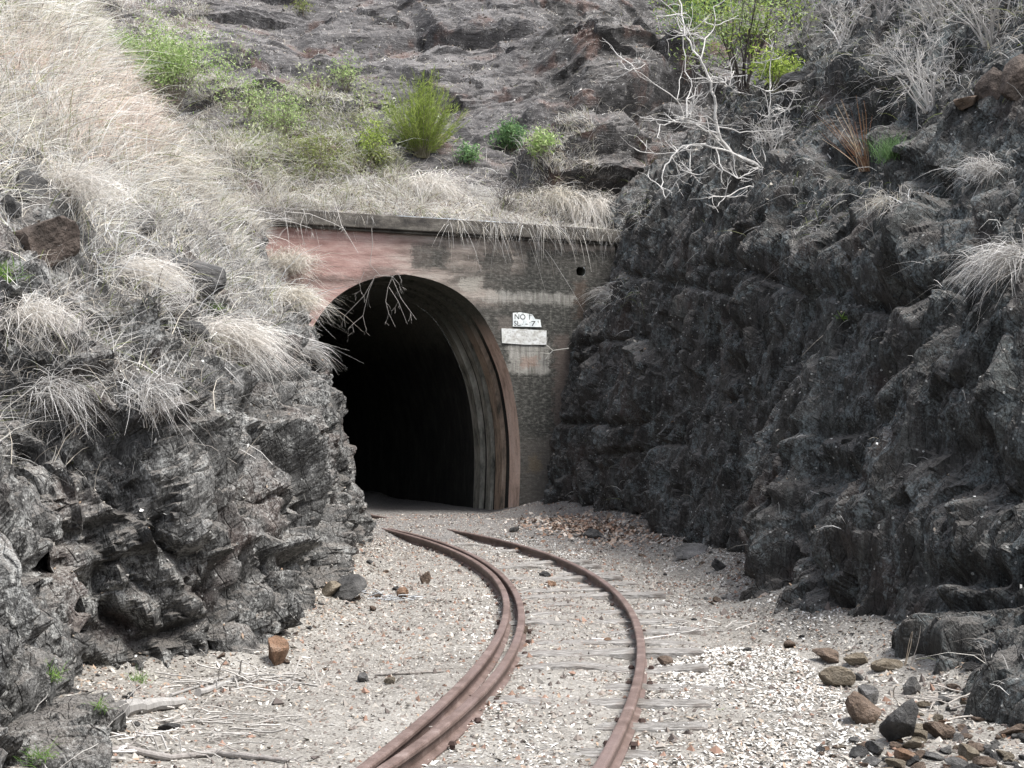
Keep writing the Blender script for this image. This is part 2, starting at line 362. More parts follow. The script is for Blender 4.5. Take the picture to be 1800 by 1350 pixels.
# keep the cuttings clear of the portal face and the track
PLp = at(489, 393, 27.9); PRp = at(1078, 429, 30.8)
WZ = 0.5 * (PLp[2] + PRp[2]); e2 = (PRp - PLp)[:2]; WL = float(np.linalg.norm(e2)); e2 = e2 / WL; n2 = np.array([-e2[1], e2[0]])
WANG = math.atan2(e2[1], e2[0]); O2 = PLp[:2]
def uvd(P):
    q = np.asarray(P)[..., :2] - O2; return q @ e2, q @ n2
def W(u, d, z): p = O2 + e2 * u + n2 * d; return np.array([p[0], p[1], z])
def wallhit(px, py):
    d = raydir(px, py); o = -O2; t = -(o @ n2) / (d[:2] @ n2); p = np.array([0, 0, CAMZ]) + d * t; return float((p[:2] - O2) @ e2), float(p[2])
ZB = WZ - 0.0
def carve(G):   # nothing of a bank may stand inside the tunnel bore
    P = G.reshape(-1, 3); u, d = uvd(P)
    inb = (d > -0.35) & (u > 1.0) & (u < 6.4) & (P[:, 2] < WZ + 0.55)
    right = u > 3.6
    nu_ = np.where(right, 6.4 + 0.15 * (u - 3.6), 1.0 - 0.1 * (3.6 - u))
    du = np.where(inb, nu_ - u, 0)
    P[:, 0] += e2[0] * du; P[:, 1] += e2[1] * du
    return P.reshape(G.shape)
GL = carve(GL)
def bankmesh(name, G, mat, kind='structure'):
    nu, nv, _ = G.shape; return tag(link(name, npmesh(name, G.reshape(-1, 3), gridfaces(nu, nv)), mat), kind=kind)
bankmesh('hillside', GL, M['rock_left']); bankmesh('rock_face', GR, M['rock_right'])

# ------------------------------------------------------------------ hill behind the portal
HU = np.linspace(-16, 22, 520); HD = np.r_[np.linspace(0.0, 12, 300), np.linspace(12.3, 40, 50)]
def hill_z(u, d):
    bench = 0.28 * np.minimum(d, 1.3); up = np.maximum(d - 1.3, 0)
    rise = 0.86 * up + 0.5 * np.clip((u - 4.0) / 6, 0, 1) * np.minimum(up, 1.5)
    return WZ + 0.30 + bench + rise + 0.35 * np.maximum(-u - 1.0, 0) * 0.3
HG = np.empty((len(HU), len(HD), 3))
for i, u in enumerate(HU):
    p = O2[None] + e2 * u + n2 * (HD[:, None] + 0.05); HG[i, :, :2] = p; HG[i, :, 2] = hill_z(u, HD)
H_FEAT = [('c', [(960, 250), (1020, 238), (1075, 225), (1130, 195), (1190, 180)], 11, 0.9), ('b', (1060, 285), (110, 34), 0.6), ('b', (1080, 160), (120, 60), 1.15),
 ('b', (960, 200), (40, 40), 0.2), ('c', [(690, 235), (760, 215), (830, 230)], 10, 0.2), ('c', [(600, 100), (720, 60), (850, 30)], 7, 0.15), ('c', [(560, 130), (700, 85), (800, 60)], 8, 0.15),
 ('b', (430, 85), (70, 40), 0.25), ('c', [(400, 110), (460, 105), (520, 112)], 9, 0.2), ('b', (1010, 110), (60, 40), 0.45), ('c', [(820, 70), (880, 72), (900, 60)], 5, 0.2),
 ('b', (980, 200), (30, 50), -0.3), ('c', [(700, 160), (800, 140), (900, 90), (980, 60)], 10, 0.18)]
AN_H = np.array(Matrix.Rotation(math.radians(-20), 3, 'Y')) @ np.diag([0.55, 1.0, 1.6])
sH = -1 if gnormals(HG)[:, :, 2].mean() < 0 else 1
def softH(px, py, P):
    u, d = uvd(P); return np.clip((d - 0.9) / 1.0, 0.12, 1) * (0.75 + 0.55 * np.clip((px - 780) / 200, 0, 1))
HG = sculpt(HG, sH, H_FEAT, {'big': 1.5, 'fine': 0.016, 'blocks': [(2.6, 0.55, 0.06), (0.95, 0.17, 0.2), (0.35, 0.04, 0.2)], 'feat': 1.25}, 83, AN_H, softH)
_u, _d = uvd(HG.reshape(-1, 3)); fl = HG.reshape(-1, 3); edge = np.clip(_d / 0.5, 0, 1); fl[:, 2] = fl[:, 2] * edge + (WZ + 0.34) * (1 - edge) * 1.0
HG = fl.reshape(HG.shape)
bankmesh('hill', HG, M['rock_hill'])

# ------------------------------------------------------------------ track lines
A_px = [(650, 1337), (733, 1273), (800, 1207), (850, 1157), (877, 1117), (888, 1083), (888, 1050), (875, 1020), (847, 993), (800, 968), (750, 949), (708, 937)]
C_px = [(1053, 1343), (1083, 1293), (1110, 1240), (1123, 1183), (1126, 1133), (1118, 1100), (1100, 1063), (1067, 1023), (1023, 997), (967, 973), (900, 954), (833, 939), (793, 930)]
B_px = [(690, 1337), (787, 1263), (850, 1210), (893, 1153), (913, 1113), (916, 1080), (908, 1047), (887, 1013), (853, 987), (813, 967), (755, 945), (700, 932)]
RH = 0.125
def fit(pl, deg=4, extra=()):
    w = np.array([atz(px, py, RH) for px, py in pl] + list(extra)); cf = np.polyfit(w[:, 1] - 15, w[:, 0], deg, w=np.r_[F / w[:len(pl), 1], [40] * len(extra)])
    print('rail fit px', np.round((np.polyval(cf, w[:, 1] - 15) - w[:, 0]) * F / w[:, 1], 0)); return cf
cB = fit(B_px); cA = fit(A_px)
cC = fit(C_px, 4)
def railx(c, Y, y0=6.9, y1=99):
    Y = np.asarray(Y, float); Yc = np.clip(Y, y0, y1); dc = np.polyder(c)
    return np.polyval(c, Yc - 15) + np.polyval(dc, Yc - 15) * (Y - Yc)
def X_A(Y): return railx(cA, Y, 7.0, 23.5)
def X_B(Y): return railx(cB, Y, 7.0, 23.5)
def X_C(Y): return railx(cC, Y, 7.0, 23.6)
print('gauge', [(y, round(float(X_A(y)), 2), round(float(X_B(y)), 2), round(float(X_C(y)), 2)) for y in (7, 9, 11, 13, 15, 18, 21, 24, 27)])

# ------------------------------------------------------------------ ground
fl_px = [(-200, 1500), (155, 1343), (112, 1205), (410, 1180), (522, 1110), (562, 1062), (605, 1003), (634, 968), (560, 925)]
fr_px = [(2200, 1400), (1800, 1232), (1630, 1172), (1432, 1102), (1352, 1041), (1202, 976), (1102, 936), (965, 897)]
FLw = np.array([atz(*p) for p in fl_px]); FRw = np.array([atz(*p) for p in fr_px])
def groundz(X, Y, fine=True):
    s = lambda t: np.clip(t, 0, 1) ** 2 * (3 - 2 * np.clip(t, 0, 1))
    fx = np.interp(Y, FLw[:, 1], FLw[:, 0]); rx = np.interp(Y, FRw[:, 1], FRw[:, 0])
    z = 0.14 * np.exp(-(np.maximum(X - fx, 0) / 0.4) ** 2) + 0.22 * np.exp(-(np.maximum(rx - X, 0) / 0.45) ** 2)
    z = z + 0.16 * s((Y - 22.2) / 3.4) * (1 - 0.75 * s((Y - 26.2) / 1.2)) + 0.25 * s((Y - 26) / 4) * s((X + 0.6) / 1.2)
    z = z + 0.02 * s((np.minimum(np.abs(X - X_A(Y)), np.abs(X - X_C(Y))) - 0.1) / 0.25)
    P = np.stack([X, Y, 0 * X], -1).reshape(-1, 3)
    if fine: z = z + (0.035 * fbm(P * 0.9, 5, 3) + 0.012 * fbm(P * 9, 6, 3)).reshape(X.shape)
    return z
gx = np.r_[-90, -60, -40, -25, -15, -10, -7.5, -6, -5, np.linspace(-4.4, 5.4, 330), 6, 7, 8.5, 11, 16, 25, 40, 60, 90]
gy = np.r_[-60, -40, -25, -15, -8, -3, 1, 4, 5.5, np.exp(np.linspace(math.log(6.2), math.log(31), 520)), 32, 34, 38, 45, 60, 90]
GX, GY = np.meshgrid(gx, gy, indexing='ij'); GZ = groundz(GX, GY); GG = np.stack([GX, GY, GZ], -1)
t = NT('dusty_ballast')
n1 = t.noise(0.8, 4, 0.6); n2_ = t.noise(6, 6, 0.75); n3 = t.noise(45, 4, 0.7)
col = t.ramp(t.math('ADD', t.math('MULTIPLY', n1, 0.4), t.math('MULTIPLY', n2_, 0.6)), [(0.34, (0.14, 0.130, 0.115)), (0.5, (0.24, 0.225, 0.202)), (0.66, (0.335, 0.32, 0.292))])
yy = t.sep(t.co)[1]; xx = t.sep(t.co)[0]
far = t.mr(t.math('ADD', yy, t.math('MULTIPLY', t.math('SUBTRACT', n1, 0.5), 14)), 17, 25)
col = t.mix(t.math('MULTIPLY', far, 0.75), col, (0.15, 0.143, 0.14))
v = t.vor(38); vc = t.sep(t.vor(38, out='Color'))
col = t.mix(t.math('MULTIPLY', t.math('GREATER_THAN', vc[0], 0.72), t.mr(v, 0.5, 0.3)), col, (0.42, 0.40, 0.37))
col = t.mix(t.math('MULTIPLY', t.math('GREATER_THAN', vc[1], 0.80), t.mr(v, 0.5, 0.3)), col, (0.075, 0.06, 0.05))
col = t.mix(t.mr(n3, 0.45, 0.75, 0, 0.5), col, (0.10, 0.085, 0.075))
b = t.bump(t.math('ADD', n2_, t.math('ADD', t.math('MULTIPLY', t.mr(v, 0.0, 0.6, 1, 0), 0.25), t.math('MULTIPLY', n3, 0.25))), 0.045, 0.9)
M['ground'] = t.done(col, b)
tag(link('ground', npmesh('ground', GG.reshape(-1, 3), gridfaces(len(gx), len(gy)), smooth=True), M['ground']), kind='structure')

# ------------------------------------------------------------------ rails
t = NT('rusty_rail'); n = t.noise(6, 6, 0.7); nf = t.noise(60, 4, 0.7); nl = t.noise(1.1, 3, 0.5)
col = t.ramp(n, [(0.3, (0.08, 0.056, 0.047)), (0.55, (0.155, 0.112, 0.098)), (0.75, (0.27, 0.215, 0.195))])
col = t.mix(t.mr(nl, 0.45, 0.65, 0, 0.6), col, (0.18, 0.135, 0.125)); col = t.mix(t.mr(nf, 0.5, 0.75, 0, 0.5), col, (0.10, 0.05, 0.04))
M['rail'] = t.done(col, t.bump(nf, 0.004), 0.62); t.b.inputs['Metallic'].default_value = 0.15
M['spike'] = veg_mat('spike_iron', 0.8, 0)
PROF = [(-.047, 0), (.047, 0), (.047, .010), (.014, .022), (.009, .03), (.009, .082), (.030, .090), (.0345, .097), (.0345, .114), (.029, .122), (.018, .125), (-.018, .125), (-.029, .122), (-.0345, .114), (-.0345, .097), (-.030, .090), (-.009, .082), (-.009, .03), (-.014, .022), (-.047, .010)]
def rail_obj(name, fx, y0, y1, label, group=None):
    Y = np.arange(y0, y1, 0.12); X = fx(Y); T = np.stack([np.gradient(X), np.gradient(Y)], 1); T /= np.linalg.norm(T, axis=1, keepdims=True)
    V = []; k = len(PROF)
    for x, y, (tx, ty) in zip(X, Y, T):
        for a, h in PROF: V.append((x + ty * a, y - tx * a, h))
    Fc = [(i * k + j, i * k + (j + 1) % k, (i + 1) * k + (j + 1) % k, (i + 1) * k + j) for i in range(len(Y) - 1) for j in range(k)]
    me = npmesh(name, np.array(V), np.array(Fc), smooth=False)
    o = link(name, me, M['rail']); tag(o, label, 'rail', group); return o
rB = rail_obj('rail', X_B, -4, 26, 'rusty inner running rail, on the gauge side of the close pair of rails', 'rails of the curved track')
rC = rail_obj('rail', X_C, -4, 33, 'single rusty outer rail on the right of the curve', 'rails of the curved track')
rA = rail_obj('check_rail', X_A, -4, 25.5, 'rusty check rail left of the running rail, leftmost of the three rails', 'rails of the curved track')
def spikes(parent, fx, sides, seed, ys):
    rr = random.Random(seed); proto = None; MBc = (0.05, 0.032, 0.027)
    for Y in ys:
        for s in sides:
            if rr.random() < .12: continue
            x = float(fx(Y)); dx = float(fx(Y + .1) - fx(Y - .1)) / .2; L = math.hypot(dx, 1)
            if proto is None:
                m = MB(); m.col = MBc; m.box(-.017, .017, -.017, .017, -.03, .035); m.add([(-.03, -.024, .03), (.03, -.024, .03), (.03, .024, .03), (-.03, .024, .03), (-.018, -.014, .055), (.018, -.014, .055), (.018, .014, .055), (-.018, .014, .055)], [(0, 3, 2, 1), (4, 5, 6, 7), (0, 1, 5, 4), (1, 2, 6, 5), (2, 3, 7, 6), (3, 0, 4, 7)])
                o = m.build('spike', M['spike'], parent); o.scale = (.75, .75, .8); proto = o
            else: o = proto.copy(); COL.objects.link(o); o.parent = parent
            o.location = (x + s * .075 / L, Y - s * dx * .075 / L, .0); o.rotation_euler = (rr.uniform(-.1, .1), rr.uniform(-.1, .1), rr.uniform(-.5, .5))
ysl = np.arange(6.6, 22.5, 0.64)
spikes(rA, X_A, (-1,), 1, ysl); spikes(rB, X_B, (1,), 2, ysl + .02); spikes(rC, X_C, (-1, 1), 3, ysl)

# ------------------------------------------------------------------ sleepers
t = NT('old_timber'); g = t.noise(7, 8, 0.75, co=t.map((1.2, 9, 4))); g2 = t.noise(3, 5, 0.6)
col = t.ramp(g, [(0.32, (0.05, 0.045, 0.04)), (0.46, (0.17, 0.158, 0.145)), (0.62, (0.40, 0.385, 0.365))]); col = t.mix(t.mr(g2, 0.5, 0.7, 0, 0.5), col, (0.16, 0.13, 0.11))
M['timber'] = t.done(col, t.bump(g, 0.02, 1.0))
def sleeper_mesh(seed):
    rr = np.random.default_rng(seed); nx, ny = 60, 12
    x = np.linspace(-1.06, 1.06, nx); y = np.linspace(-.11, .11, ny); XX, YY = np.meshgrid(x, y, indexing='ij')
    P = np.stack([XX * 1.1, YY * 13, 0 * XX + seed * 9.1], -1).reshape(-1, 3)
    z = -0.008 + 0.014 * fbm(P, seed, 4).reshape(nx, ny) + 0.042 * vnoise(np.stack([XX * 1.9, 0 * XX, 0 * XX + seed * 3.3], -1).reshape(-1, 3), 8).reshape(nx, ny) - 0.12 * np.clip(-XX - .35, 0, 1) + .03 * np.clip(XX - .6, 0, 1)
    ed = np.minimum((1.06 - np.abs(XX)) / .03, (.11 - np.abs(YY)) / .012); z = z - 0.012 * (1 - np.clip(ed, 0, 1))
    top = np.stack([XX, YY, z], -1).reshape(-1, 3); me = bpy.data.meshes.new('sleeper')
    ring = [i * ny for i in range(nx)] + [(nx - 1) * ny + j for j in range(1, ny)] + [i * ny + ny - 1 for i in range(nx - 2, -1, -1)] + [j for j in range(ny - 2, 0, -1)]
    low = [(top[i][0], top[i][1], -0.12) for i in ring]; base = len(top)
    f = [tuple(q) for q in gridfaces(nx, ny)] + [(ring[i], base + i, base + (i + 1) % len(ring), ring[(i + 1) % len(ring)]) for i in range(len(ring))] + [tuple(range(base, base + len(ring)))]
    me.from_pydata([tuple(p) for p in top] + low, [], f); me.update(); me.materials.append(M['timber']); return me
SLM = [sleeper_mesh(k) for k in range(6)]
for i, Y in enumerate(ysl):
    cx = 0.5 * float(X_B(Y) + X_C(Y)); dx = 0.5 * float(X_B(Y + .1) - X_B(Y - .1) + X_C(Y + .1) - X_C(Y - .1)) / .2
    o = bpy.data.objects.new('sleeper', SLM[i % 6]); COL.objects.link(o)
    zz = float(groundz(np.array([[cx]]), np.array([[Y]]), True)[0, 0])
    o.location = (cx + random.uniform(-.03, .03), Y, zz + random.choice([-.002, 0.006, 0.014, 0.021, 0.010])); o.rotation_euler = (random.uniform(-.012, .012), random.uniform(-.006, .006), -math.atan(dx) * 0.9 + random.uniform(-.02, .02))
    o.scale = (random.uniform(.94, 1.03), random.uniform(.85, 1.05), 1)
    tag(o, 'grey weathered timber sleeper half buried in the ballast under the rails', 'sleeper', 'sleepers under the track')

# ------------------------------------------------------------------ tunnel portal
half_px = [(712, 482), (760, 490), (800, 508), (833, 533), (855, 563), (872, 597), (897, 657), (908, 717), (914, 767), (915, 817), (913, 870), (911, 912)]
hh = [wallhit(*p) for p in half_px]; UC = hh[0][0]
hp = np.array([(u - UC, z) for u, z in hh]); hp[0, 0] = 0; hp = np.vstack([hp, [hp[-1, 0] - 0.02, -0.5]])
tt = np.r_[0, np.cumsum(np.hypot(*np.diff(hp, axis=0).T))]; tq = np.linspace(0, tt[-1], 34)
hs = np.stack([np.interp(tq, tt, hp[:, 0]), np.interp(tq, tt, hp[:, 1])], 1)
for _ in range(3): hs[1:-1] = .25 * hs[:-2] + .5 * hs[1:-1] + .25 * hs[2:]
arch = np.vstack([hs[::-1], hs[1:] * [-1, 1]])      # from right foot over the crown to left foot, centred on UC
acen = np.array([0, 2.3])
print('arch', UC, hp[:, 0].max(), hp[0, 1], 'wall', WL, WZ, 'ang', math.degrees(WANG))
portal = empty('tunnel_portal', (O2[0], O2[1], 0), WANG)
tag(portal, 'old concrete railway tunnel portal with pink and black stained face and round arch', 'tunnel portal')
# concrete materials (object coordinates: x along the wall, z up)
def conc(name, base_a, base_b, mark=True):
    t = NT(name); c = t.co; s = t.sep(c); return t, c, s
t, c, s = conc('stained_concrete', 0, 0)
n = t.noise(1.2, 8, 0.65, co=t.map((1, 1, 3.5))); nf = t.noise(9, 8, 0.72, co=t.map((1, 1, 2.2))); nb = t.noise(3, 6, 0.6, co=t.map((0.45, 1, 2.4)))
nv_ = t.noise(5, 6, 0.7, co=t.map((2.5, 1, 0.35)))
u, z = s[0], s[2]
def wob(v, nn, amt): return t.math('ADD', v, t.math('MULTIPLY', t.math('SUBTRACT', nn, 0.5), amt))
nr = t.noise(4.5, 7, 0.8, co=t.map((1, 1, 1.3))); uw = wob(u, nr, 1.0); zw = wob(z, nr, 0.5)
pink = t.ramp(nb, [(0.3, (0.20, 0.115, 0.10)), (0.48, (0.32, 0.205, 0.18)), (0.7, (0.44, 0.335, 0.30))])
tan = t.ramp(nb, [(0.3, (0.10, 0.085, 0.072)), (0.5, (0.25, 0.21, 0.182)), (0.7, (0.42, 0.375, 0.33))])
dark = t.ramp(nf, [(0.32, (0.014, 0.014, 0.012)), (0.5, (0.045, 0.044, 0.039)), (0.66, (0.15, 0.145, 0.13))])
col = t.mix(t.mr(wob(u, n, 1.6), 1.6, 3.6), pink, tan)
def box(u0, u1, z0, z1, so=0.12, a=1.0):
    m = t.math('MULTIPLY', t.mr(uw, u0 - so, u0 + so), t.mr(uw, u1 + so, u1 - so)); m = t.math('MULTIPLY', m, t.mr(zw, z0 - so, z0 + so)); m = t.math('MULTIPLY', m, t.mr(zw, z1 + so, z1 - so))
    return t.math('MULTIPLY', m, a)
def patch(x0, y0, x1, y1, so=0.12, a=1.0, c=None):
    global col
    ua, za = wallhit(x0, y0); ub, zb = wallhit(x1, y1); col = t.mix(box(ua, ub, min(za, zb), max(za, zb), so, a), col, c or dark)
patch(540, 503, 660, 488, 0.08, 0.6); patch(540, 540, 640, 500, .15, .5, pink)
patch(722, 470, 790, 432, 0.07, 0.75); patch(845, 478, 902, 446, 0.06, 0.85)
patch(925, 940, 1180, 450, 0.08, 0.92)
patch(800, 940, 1000, 540, 0.15, 0.9); patch(850, 520, 1000, 484, 0.07, 0.85); patch(880, 940, 1180, 500, .1, .7)
patch(792, 500, 850, 470, .1, .5)
grime = t.mr(n, 0.42, 0.62); col = t.mix(t.math('MULTIPLY', t.math('MULTIPLY', grime, t.mr(u, 2.0, 4.5)), 0.4), col, dark)
col = t.mix(t.math('MULTIPLY', t.mr(nv_, 0.52, 0.72), t.mr(u, 1.5, 4, 0.0, 0.25)), col, (0.3, 0.29, 0.25))
pale = t.ramp(nv_, [(0.35, (0.16, 0.15, 0.13)), (0.6, (0.40, 0.385, 0.35))])
patch(850, 530, 1010, 518, .05, .6, pale); patch(905, 500, 935, 430, .05, .5); patch(640, 500, 700, 470, .1, .45); patch(760, 470, 778, 440, .05, .6); patch(808, 512, 845, 488, .06, .7, (0.33, 0.31, 0.27)); patch(838, 522, 870, 508, .06, .6, (0.36, 0.32, 0.28)); patch(893, 655, 965, 606, .07, .75, pale); patch(875, 580, 905, 556, .06, .4, (0.2, 0.17, 0.15))
patch(975, 780, 1000, 590, .1, .55, (0.15, 0.115, 0.098)); patch(1010, 560, 1030, 495, .06, .5, (0.09, 0.058, 0.042)); patch(915, 645, 945, 628, .05, .5, (0.26, 0.16, 0.12))
patch(930, 830, 950, 800, .05, .45, (0.17, 0.11, 0.03)); patch(915, 940, 1000, 770, .15, .5, (0.13, 0.115, 0.1))
bd = t.math('FRACT', t.math('MULTIPLY', z, 3.6)); line = t.mr(bd, 0.0, 0.05, 1.0, 0.0)
col = t.mix(t.math('MULTIPLY', line, 0.10), col, (0.05, 0.045, 0.04))
h = t.math('ADD', t.math('MULTIPLY', line, -0.2), nf); bb = t.bump(h, 0.02, 0.8); bb = t.bump(t.noise(60, 4, 0.7), 0.006, 0.7, bb)
M['concrete'] = t.done(col, bb)
t = NT('coping_concrete'); n = t.noise(2, 8, 0.7, co=t.map((1, 1, 2))); nf = t.noise(12, 6, 0.7)
M['coping'] = t.done(t.mix(t.mr(nf, .4, .7, 0, .6), t.ramp(n, [(0.35, (0.03, 0.027, 0.024)), (0.5, (0.085, 0.076, 0.065)), (0.68, (0.20, 0.185, 0.16))]), (0.06, 0.055, 0.05)), t.bump(nf, 0.02))
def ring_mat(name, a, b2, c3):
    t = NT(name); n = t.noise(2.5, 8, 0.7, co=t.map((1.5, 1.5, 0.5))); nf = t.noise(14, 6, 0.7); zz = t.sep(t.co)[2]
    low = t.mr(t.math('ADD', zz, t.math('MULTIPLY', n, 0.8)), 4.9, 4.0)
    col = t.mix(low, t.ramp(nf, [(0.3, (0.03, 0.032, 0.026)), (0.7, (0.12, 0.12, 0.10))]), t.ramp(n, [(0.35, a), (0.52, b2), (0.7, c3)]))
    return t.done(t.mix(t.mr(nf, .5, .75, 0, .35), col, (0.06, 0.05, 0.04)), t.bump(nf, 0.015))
M['ring_rust'] = ring_mat('rust_stained_ring', (0.34, 0.24, 0.19), (0.66, 0.49, 0.40), (0.74, 0.60, 0.52))
M['ring_brown'] = ring_mat('brown_stained_ring', (0.08, 0.07, 0.055), (0.32, 0.24, 0.18), (0.44, 0.36, 0.29))
M['ring_grey'] = ring_mat('grey_ring', (0.07, 0.07, 0.06), (0.28, 0.27, 0.23), (0.44, 0.42, 0.37))
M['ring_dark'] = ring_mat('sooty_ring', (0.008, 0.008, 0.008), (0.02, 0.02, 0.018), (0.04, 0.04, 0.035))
# front wall: outline minus arch and drain hole
from mathutils.geometry import delaunay_2d_cdt
drn = wallhit(1021, 477); RD = 0.115
arcp = [(UC + a, b) for a, b in arch]
outl = [(-1.6, -0.5), (-1.6, WZ), (9.0, WZ), (9.0, -0.5)]
drain = [(drn[0] + RD * math.cos(k * math.pi / 10), drn[1] + RD * 1.05 * math.sin(k * math.pi / 10)) for k in range(20)]
poly = outl + arcp      # outline: left foot, up, across, down to right foot, then arch right foot .. left foot
vs = [Vector(p) for p in poly + drain]; n0 = len(poly)
ed = [(i, (i + 1) % n0) for i in range(n0)] + [(n0 + i, n0 + (i + 1) % 20) for i in range(20)]
r = delaunay_2d_cdt(vs, ed, [list(range(n0))[::-1]], 0, 1e-5)
V2 = [tuple(v) for v in r[0]]; tris = []
pp = np.array(poly)
for f in r[2]:
    cx = sum(V2[i][0] for i in f) / len(f); cz = sum(V2[i][1] for i in f) / len(f)
    if inpoly(np.array([cx]), np.array([cz]), poly)[0] and math.hypot(cx - drn[0], cz - drn[1]) > RD * 0.9: tris.append(f)
m = MB(); nV = len(V2); TH_W = 0.5
m.add([(x, 0, z) for x, z in V2], tris)
m.build('front_wall', M['concrete'], portal, col=False)
m = MB()
for y0, y1, rr in ((0, 0.5, RD),): 
    pts = [(drn[0] + rr * math.cos(k * math.pi / 10), drn[1] + rr * math.sin(k * math.pi / 10)) for k in range(20)]
    vs_ = [(x, y, z) for y in (0.001, 0.6) for x, z in pts]
    m.add(vs_, [(k, (k + 1) % 20, 20 + (k + 1) % 20, 20 + k) for k in range(20)] + [tuple(range(20, 40))])
m.build('drain_hole', M['ring_dark'], portal, col=False)
# coping in cast lengths
m = MB(); m.box(-1.6, 9.0, -0.16, 0.4, WZ, WZ + 0.30); m.box(-1.6, 9.0, -0.09, -0.003, WZ - 0.06, WZ - 0.002)
cp = link('coping', m.mesh('coping', col=False), M['coping'], portal)
bv = cp.modifiers.new('edge', 'BEVEL'); bv.width = 0.02; bv.segments = 2
# lining rings
def ring(name, d0, d1, off, mat, face=0.0, curve=0.0, nseg=1, parent=portal):
    a = arch.copy(); v = a - acen; L = np.linalg.norm(v, axis=1, keepdims=True); a2 = acen + v * (1 + off / L)
    Vv = []; k = len(a2)
    segs = np.linspace(d0, d1, nseg + 1)
    for dd in segs:
        sh = -curve * max(dd - 2.5, 0) ** 2
        for x, z in a2: Vv.append((UC + x + sh, dd, z))
    Fc = [(i * k + j, i * k + j + 1, (i + 1) * k + j + 1, (i + 1) * k + j) for i in range(nseg) for j in range(k - 1)]
    m = MB(); m.add(Vv, Fc)
    if face:     # front step face out to radius +face
        a3 = acen + v * (1 + (off + face) / L); b0 = [(UC + x, d0, z) for x, z in a2] + [(UC + x, d0, z) for x, z in a3]
        m.add(b0, [(j, j + 1, k + j + 1, k + j) for j in range(k - 1)])
    return m.build(name, mat, parent, smooth=False, col=False)
ring('arch_ring', 0.0, 0.62, 0.0, M['ring_rust'])
ring('arch_ring', 0.62, 0.98, 0.07, M['ring_dark'])
ring('arch_ring', 0.98, 1.38, -0.04, M['ring_brown'], 0.13)
ring('arch_ring', 1.38, 1.70, 0.08, M['ring_dark'])
ring('arch_ring', 1.70, 1.98, -0.02, M['ring_grey'], 0.12)
ring('arch_ring', 1.98, 2.3, 0.08, M['ring_dark'])
ring('arch_ring', 2.3, 2.7, -0.06, M['ring_grey'], 0.16)
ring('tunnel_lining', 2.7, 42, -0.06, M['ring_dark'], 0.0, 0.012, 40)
for k, s2 in enumerate((1,)):
    m = MB(); a = arch; m.add([(UC + x * 1.2 - 0.012 * 39.3 ** 2, 41.9, z * 1.1) for x, z in a], [tuple(range(len(a)))]); m.build('light_block_cap', M['ring_dark'], portal, col=False)  # unseen cap added across the bore to keep light out of the tunnel
# ------------------------------------------------------------------ picking points on the finished surfaces
def tree_of(G):
    V = [tuple(p) for p in G.reshape(-1, 3)]; return BVHTree.FromPolygons(V, gridfaces(G.shape[0], G.shape[1]).tolist(), all_triangles=False)
BV = {'L': tree_of(GL), 'R': tree_of(GR), 'H': tree_of(HG), 'G': tree_of(GG)}
def pick(px, py, which='LRHG'):
    d = Vector(raydir(px, py)).normalized(); o = Vector((0, 0, CAMZ)); best = None
    for k in which:
        h = BV[k].ray_cast(o, d)
        if h[0] is not None and (best is None or h[3] < best[3]): best = h
    if best is None:
        p = Vector(at(px, py, 28)); return p, Vector((0, -0.5, 0.86))
    n = best[1]; n = -n if n.dot(d) > 0 else n
    return best[0], n
def gz(x, y):
    h = BV['G'].ray_cast(Vector((x, y, 3)), Vector((0, 0, -1))); return h[0].z if h[0] is not None else 0.0

# ------------------------------------------------------------------ grass
def blades(P, D, L, Wd, droop, colr, seg=3):
    """ribbons bending over under their own weight; P,D (n,3); colr (n,3)"""
    n = len(P); rs = RNG.normal(size=(n, 3)); side = np.cross(D, rs); side /= np.linalg.norm(side, axis=1, keepdims=True) + 1e-9
    sway = RNG.normal(size=(n, 3)) * 0.22; sway[:, 2] *= 0.3
    V = np.empty((n, seg + 1, 2, 3))
    for k in range(seg + 1):
        t = k / seg; c = P + D * (L * t)[:, None] + sway * (L * t * t)[:, None]; c[:, 2] -= droop * L * t * t
        w = Wd * (1 - 0.8 * t ** 1.5) * 0.5
        V[:, k, 0] = c - side * w[:, None]; V[:, k, 1] = c + side * w[:, None]
    b = (np.arange(n) * (seg + 1) * 2)[:, None]; f = np.array([[2 * k, 2 * k + 1, 2 * k + 3, 2 * k + 2] for k in range(seg)])
    Fc = (b[:, :, None] + f[None]).reshape(-1, 4); C = np.repeat(colr, (seg + 1) * 2, axis=0)
    return V.reshape(-1, 3), Fc, C
def surf_samples(G, dens, maskf, out=1):
    nu, nv, _ = G.shape; A = G[:-1, :-1]; B = G[1:, :-1]; Cc = G[:-1, 1:]; Dd = G[1:, 1:]
    ar = np.linalg.norm(np.cross(B - A, Cc - A), axis=2); cen = (A + Dd) / 2; px, py = proj(cen)
    m = maskf(px, py, cen) * dens * ar; m = np.where((cen[..., 1] > 4) & (px > -500) & (px < 2300) & (py > -350) & (py < 1500), m, 0)
    k = RNG.poisson(np.clip(m, 0, 60)); ii, jj = np.nonzero(k); rep = k[ii, jj]; ii = np.repeat(ii, rep); jj = np.repeat(jj, rep)
    s = RNG.random((len(ii), 1)); t = RNG.random((len(ii), 1))
    return A[ii, jj] * (1 - s) * (1 - t) + B[ii, jj] * s * (1 - t) + Cc[ii, jj] * (1 - s) * t + Dd[ii, jj] * s * t
def pnoise(P, sc, s): return fbm(P.reshape(-1, 3) * sc, s, 3).reshape(P.shape[:-1])
STRAW = np.array([(0.76, 0.73, 0.67), (0.66, 0.63, 0.57), (0.82, 0.80, 0.76), (0.45, 0.41, 0.35), (0.68, 0.62, 0.52)])
PINK = np.array([(0.68, 0.58, 0.50), (0.62, 0.47, 0.39), (0.74, 0.67, 0.60), (0.76, 0.72, 0.67)])
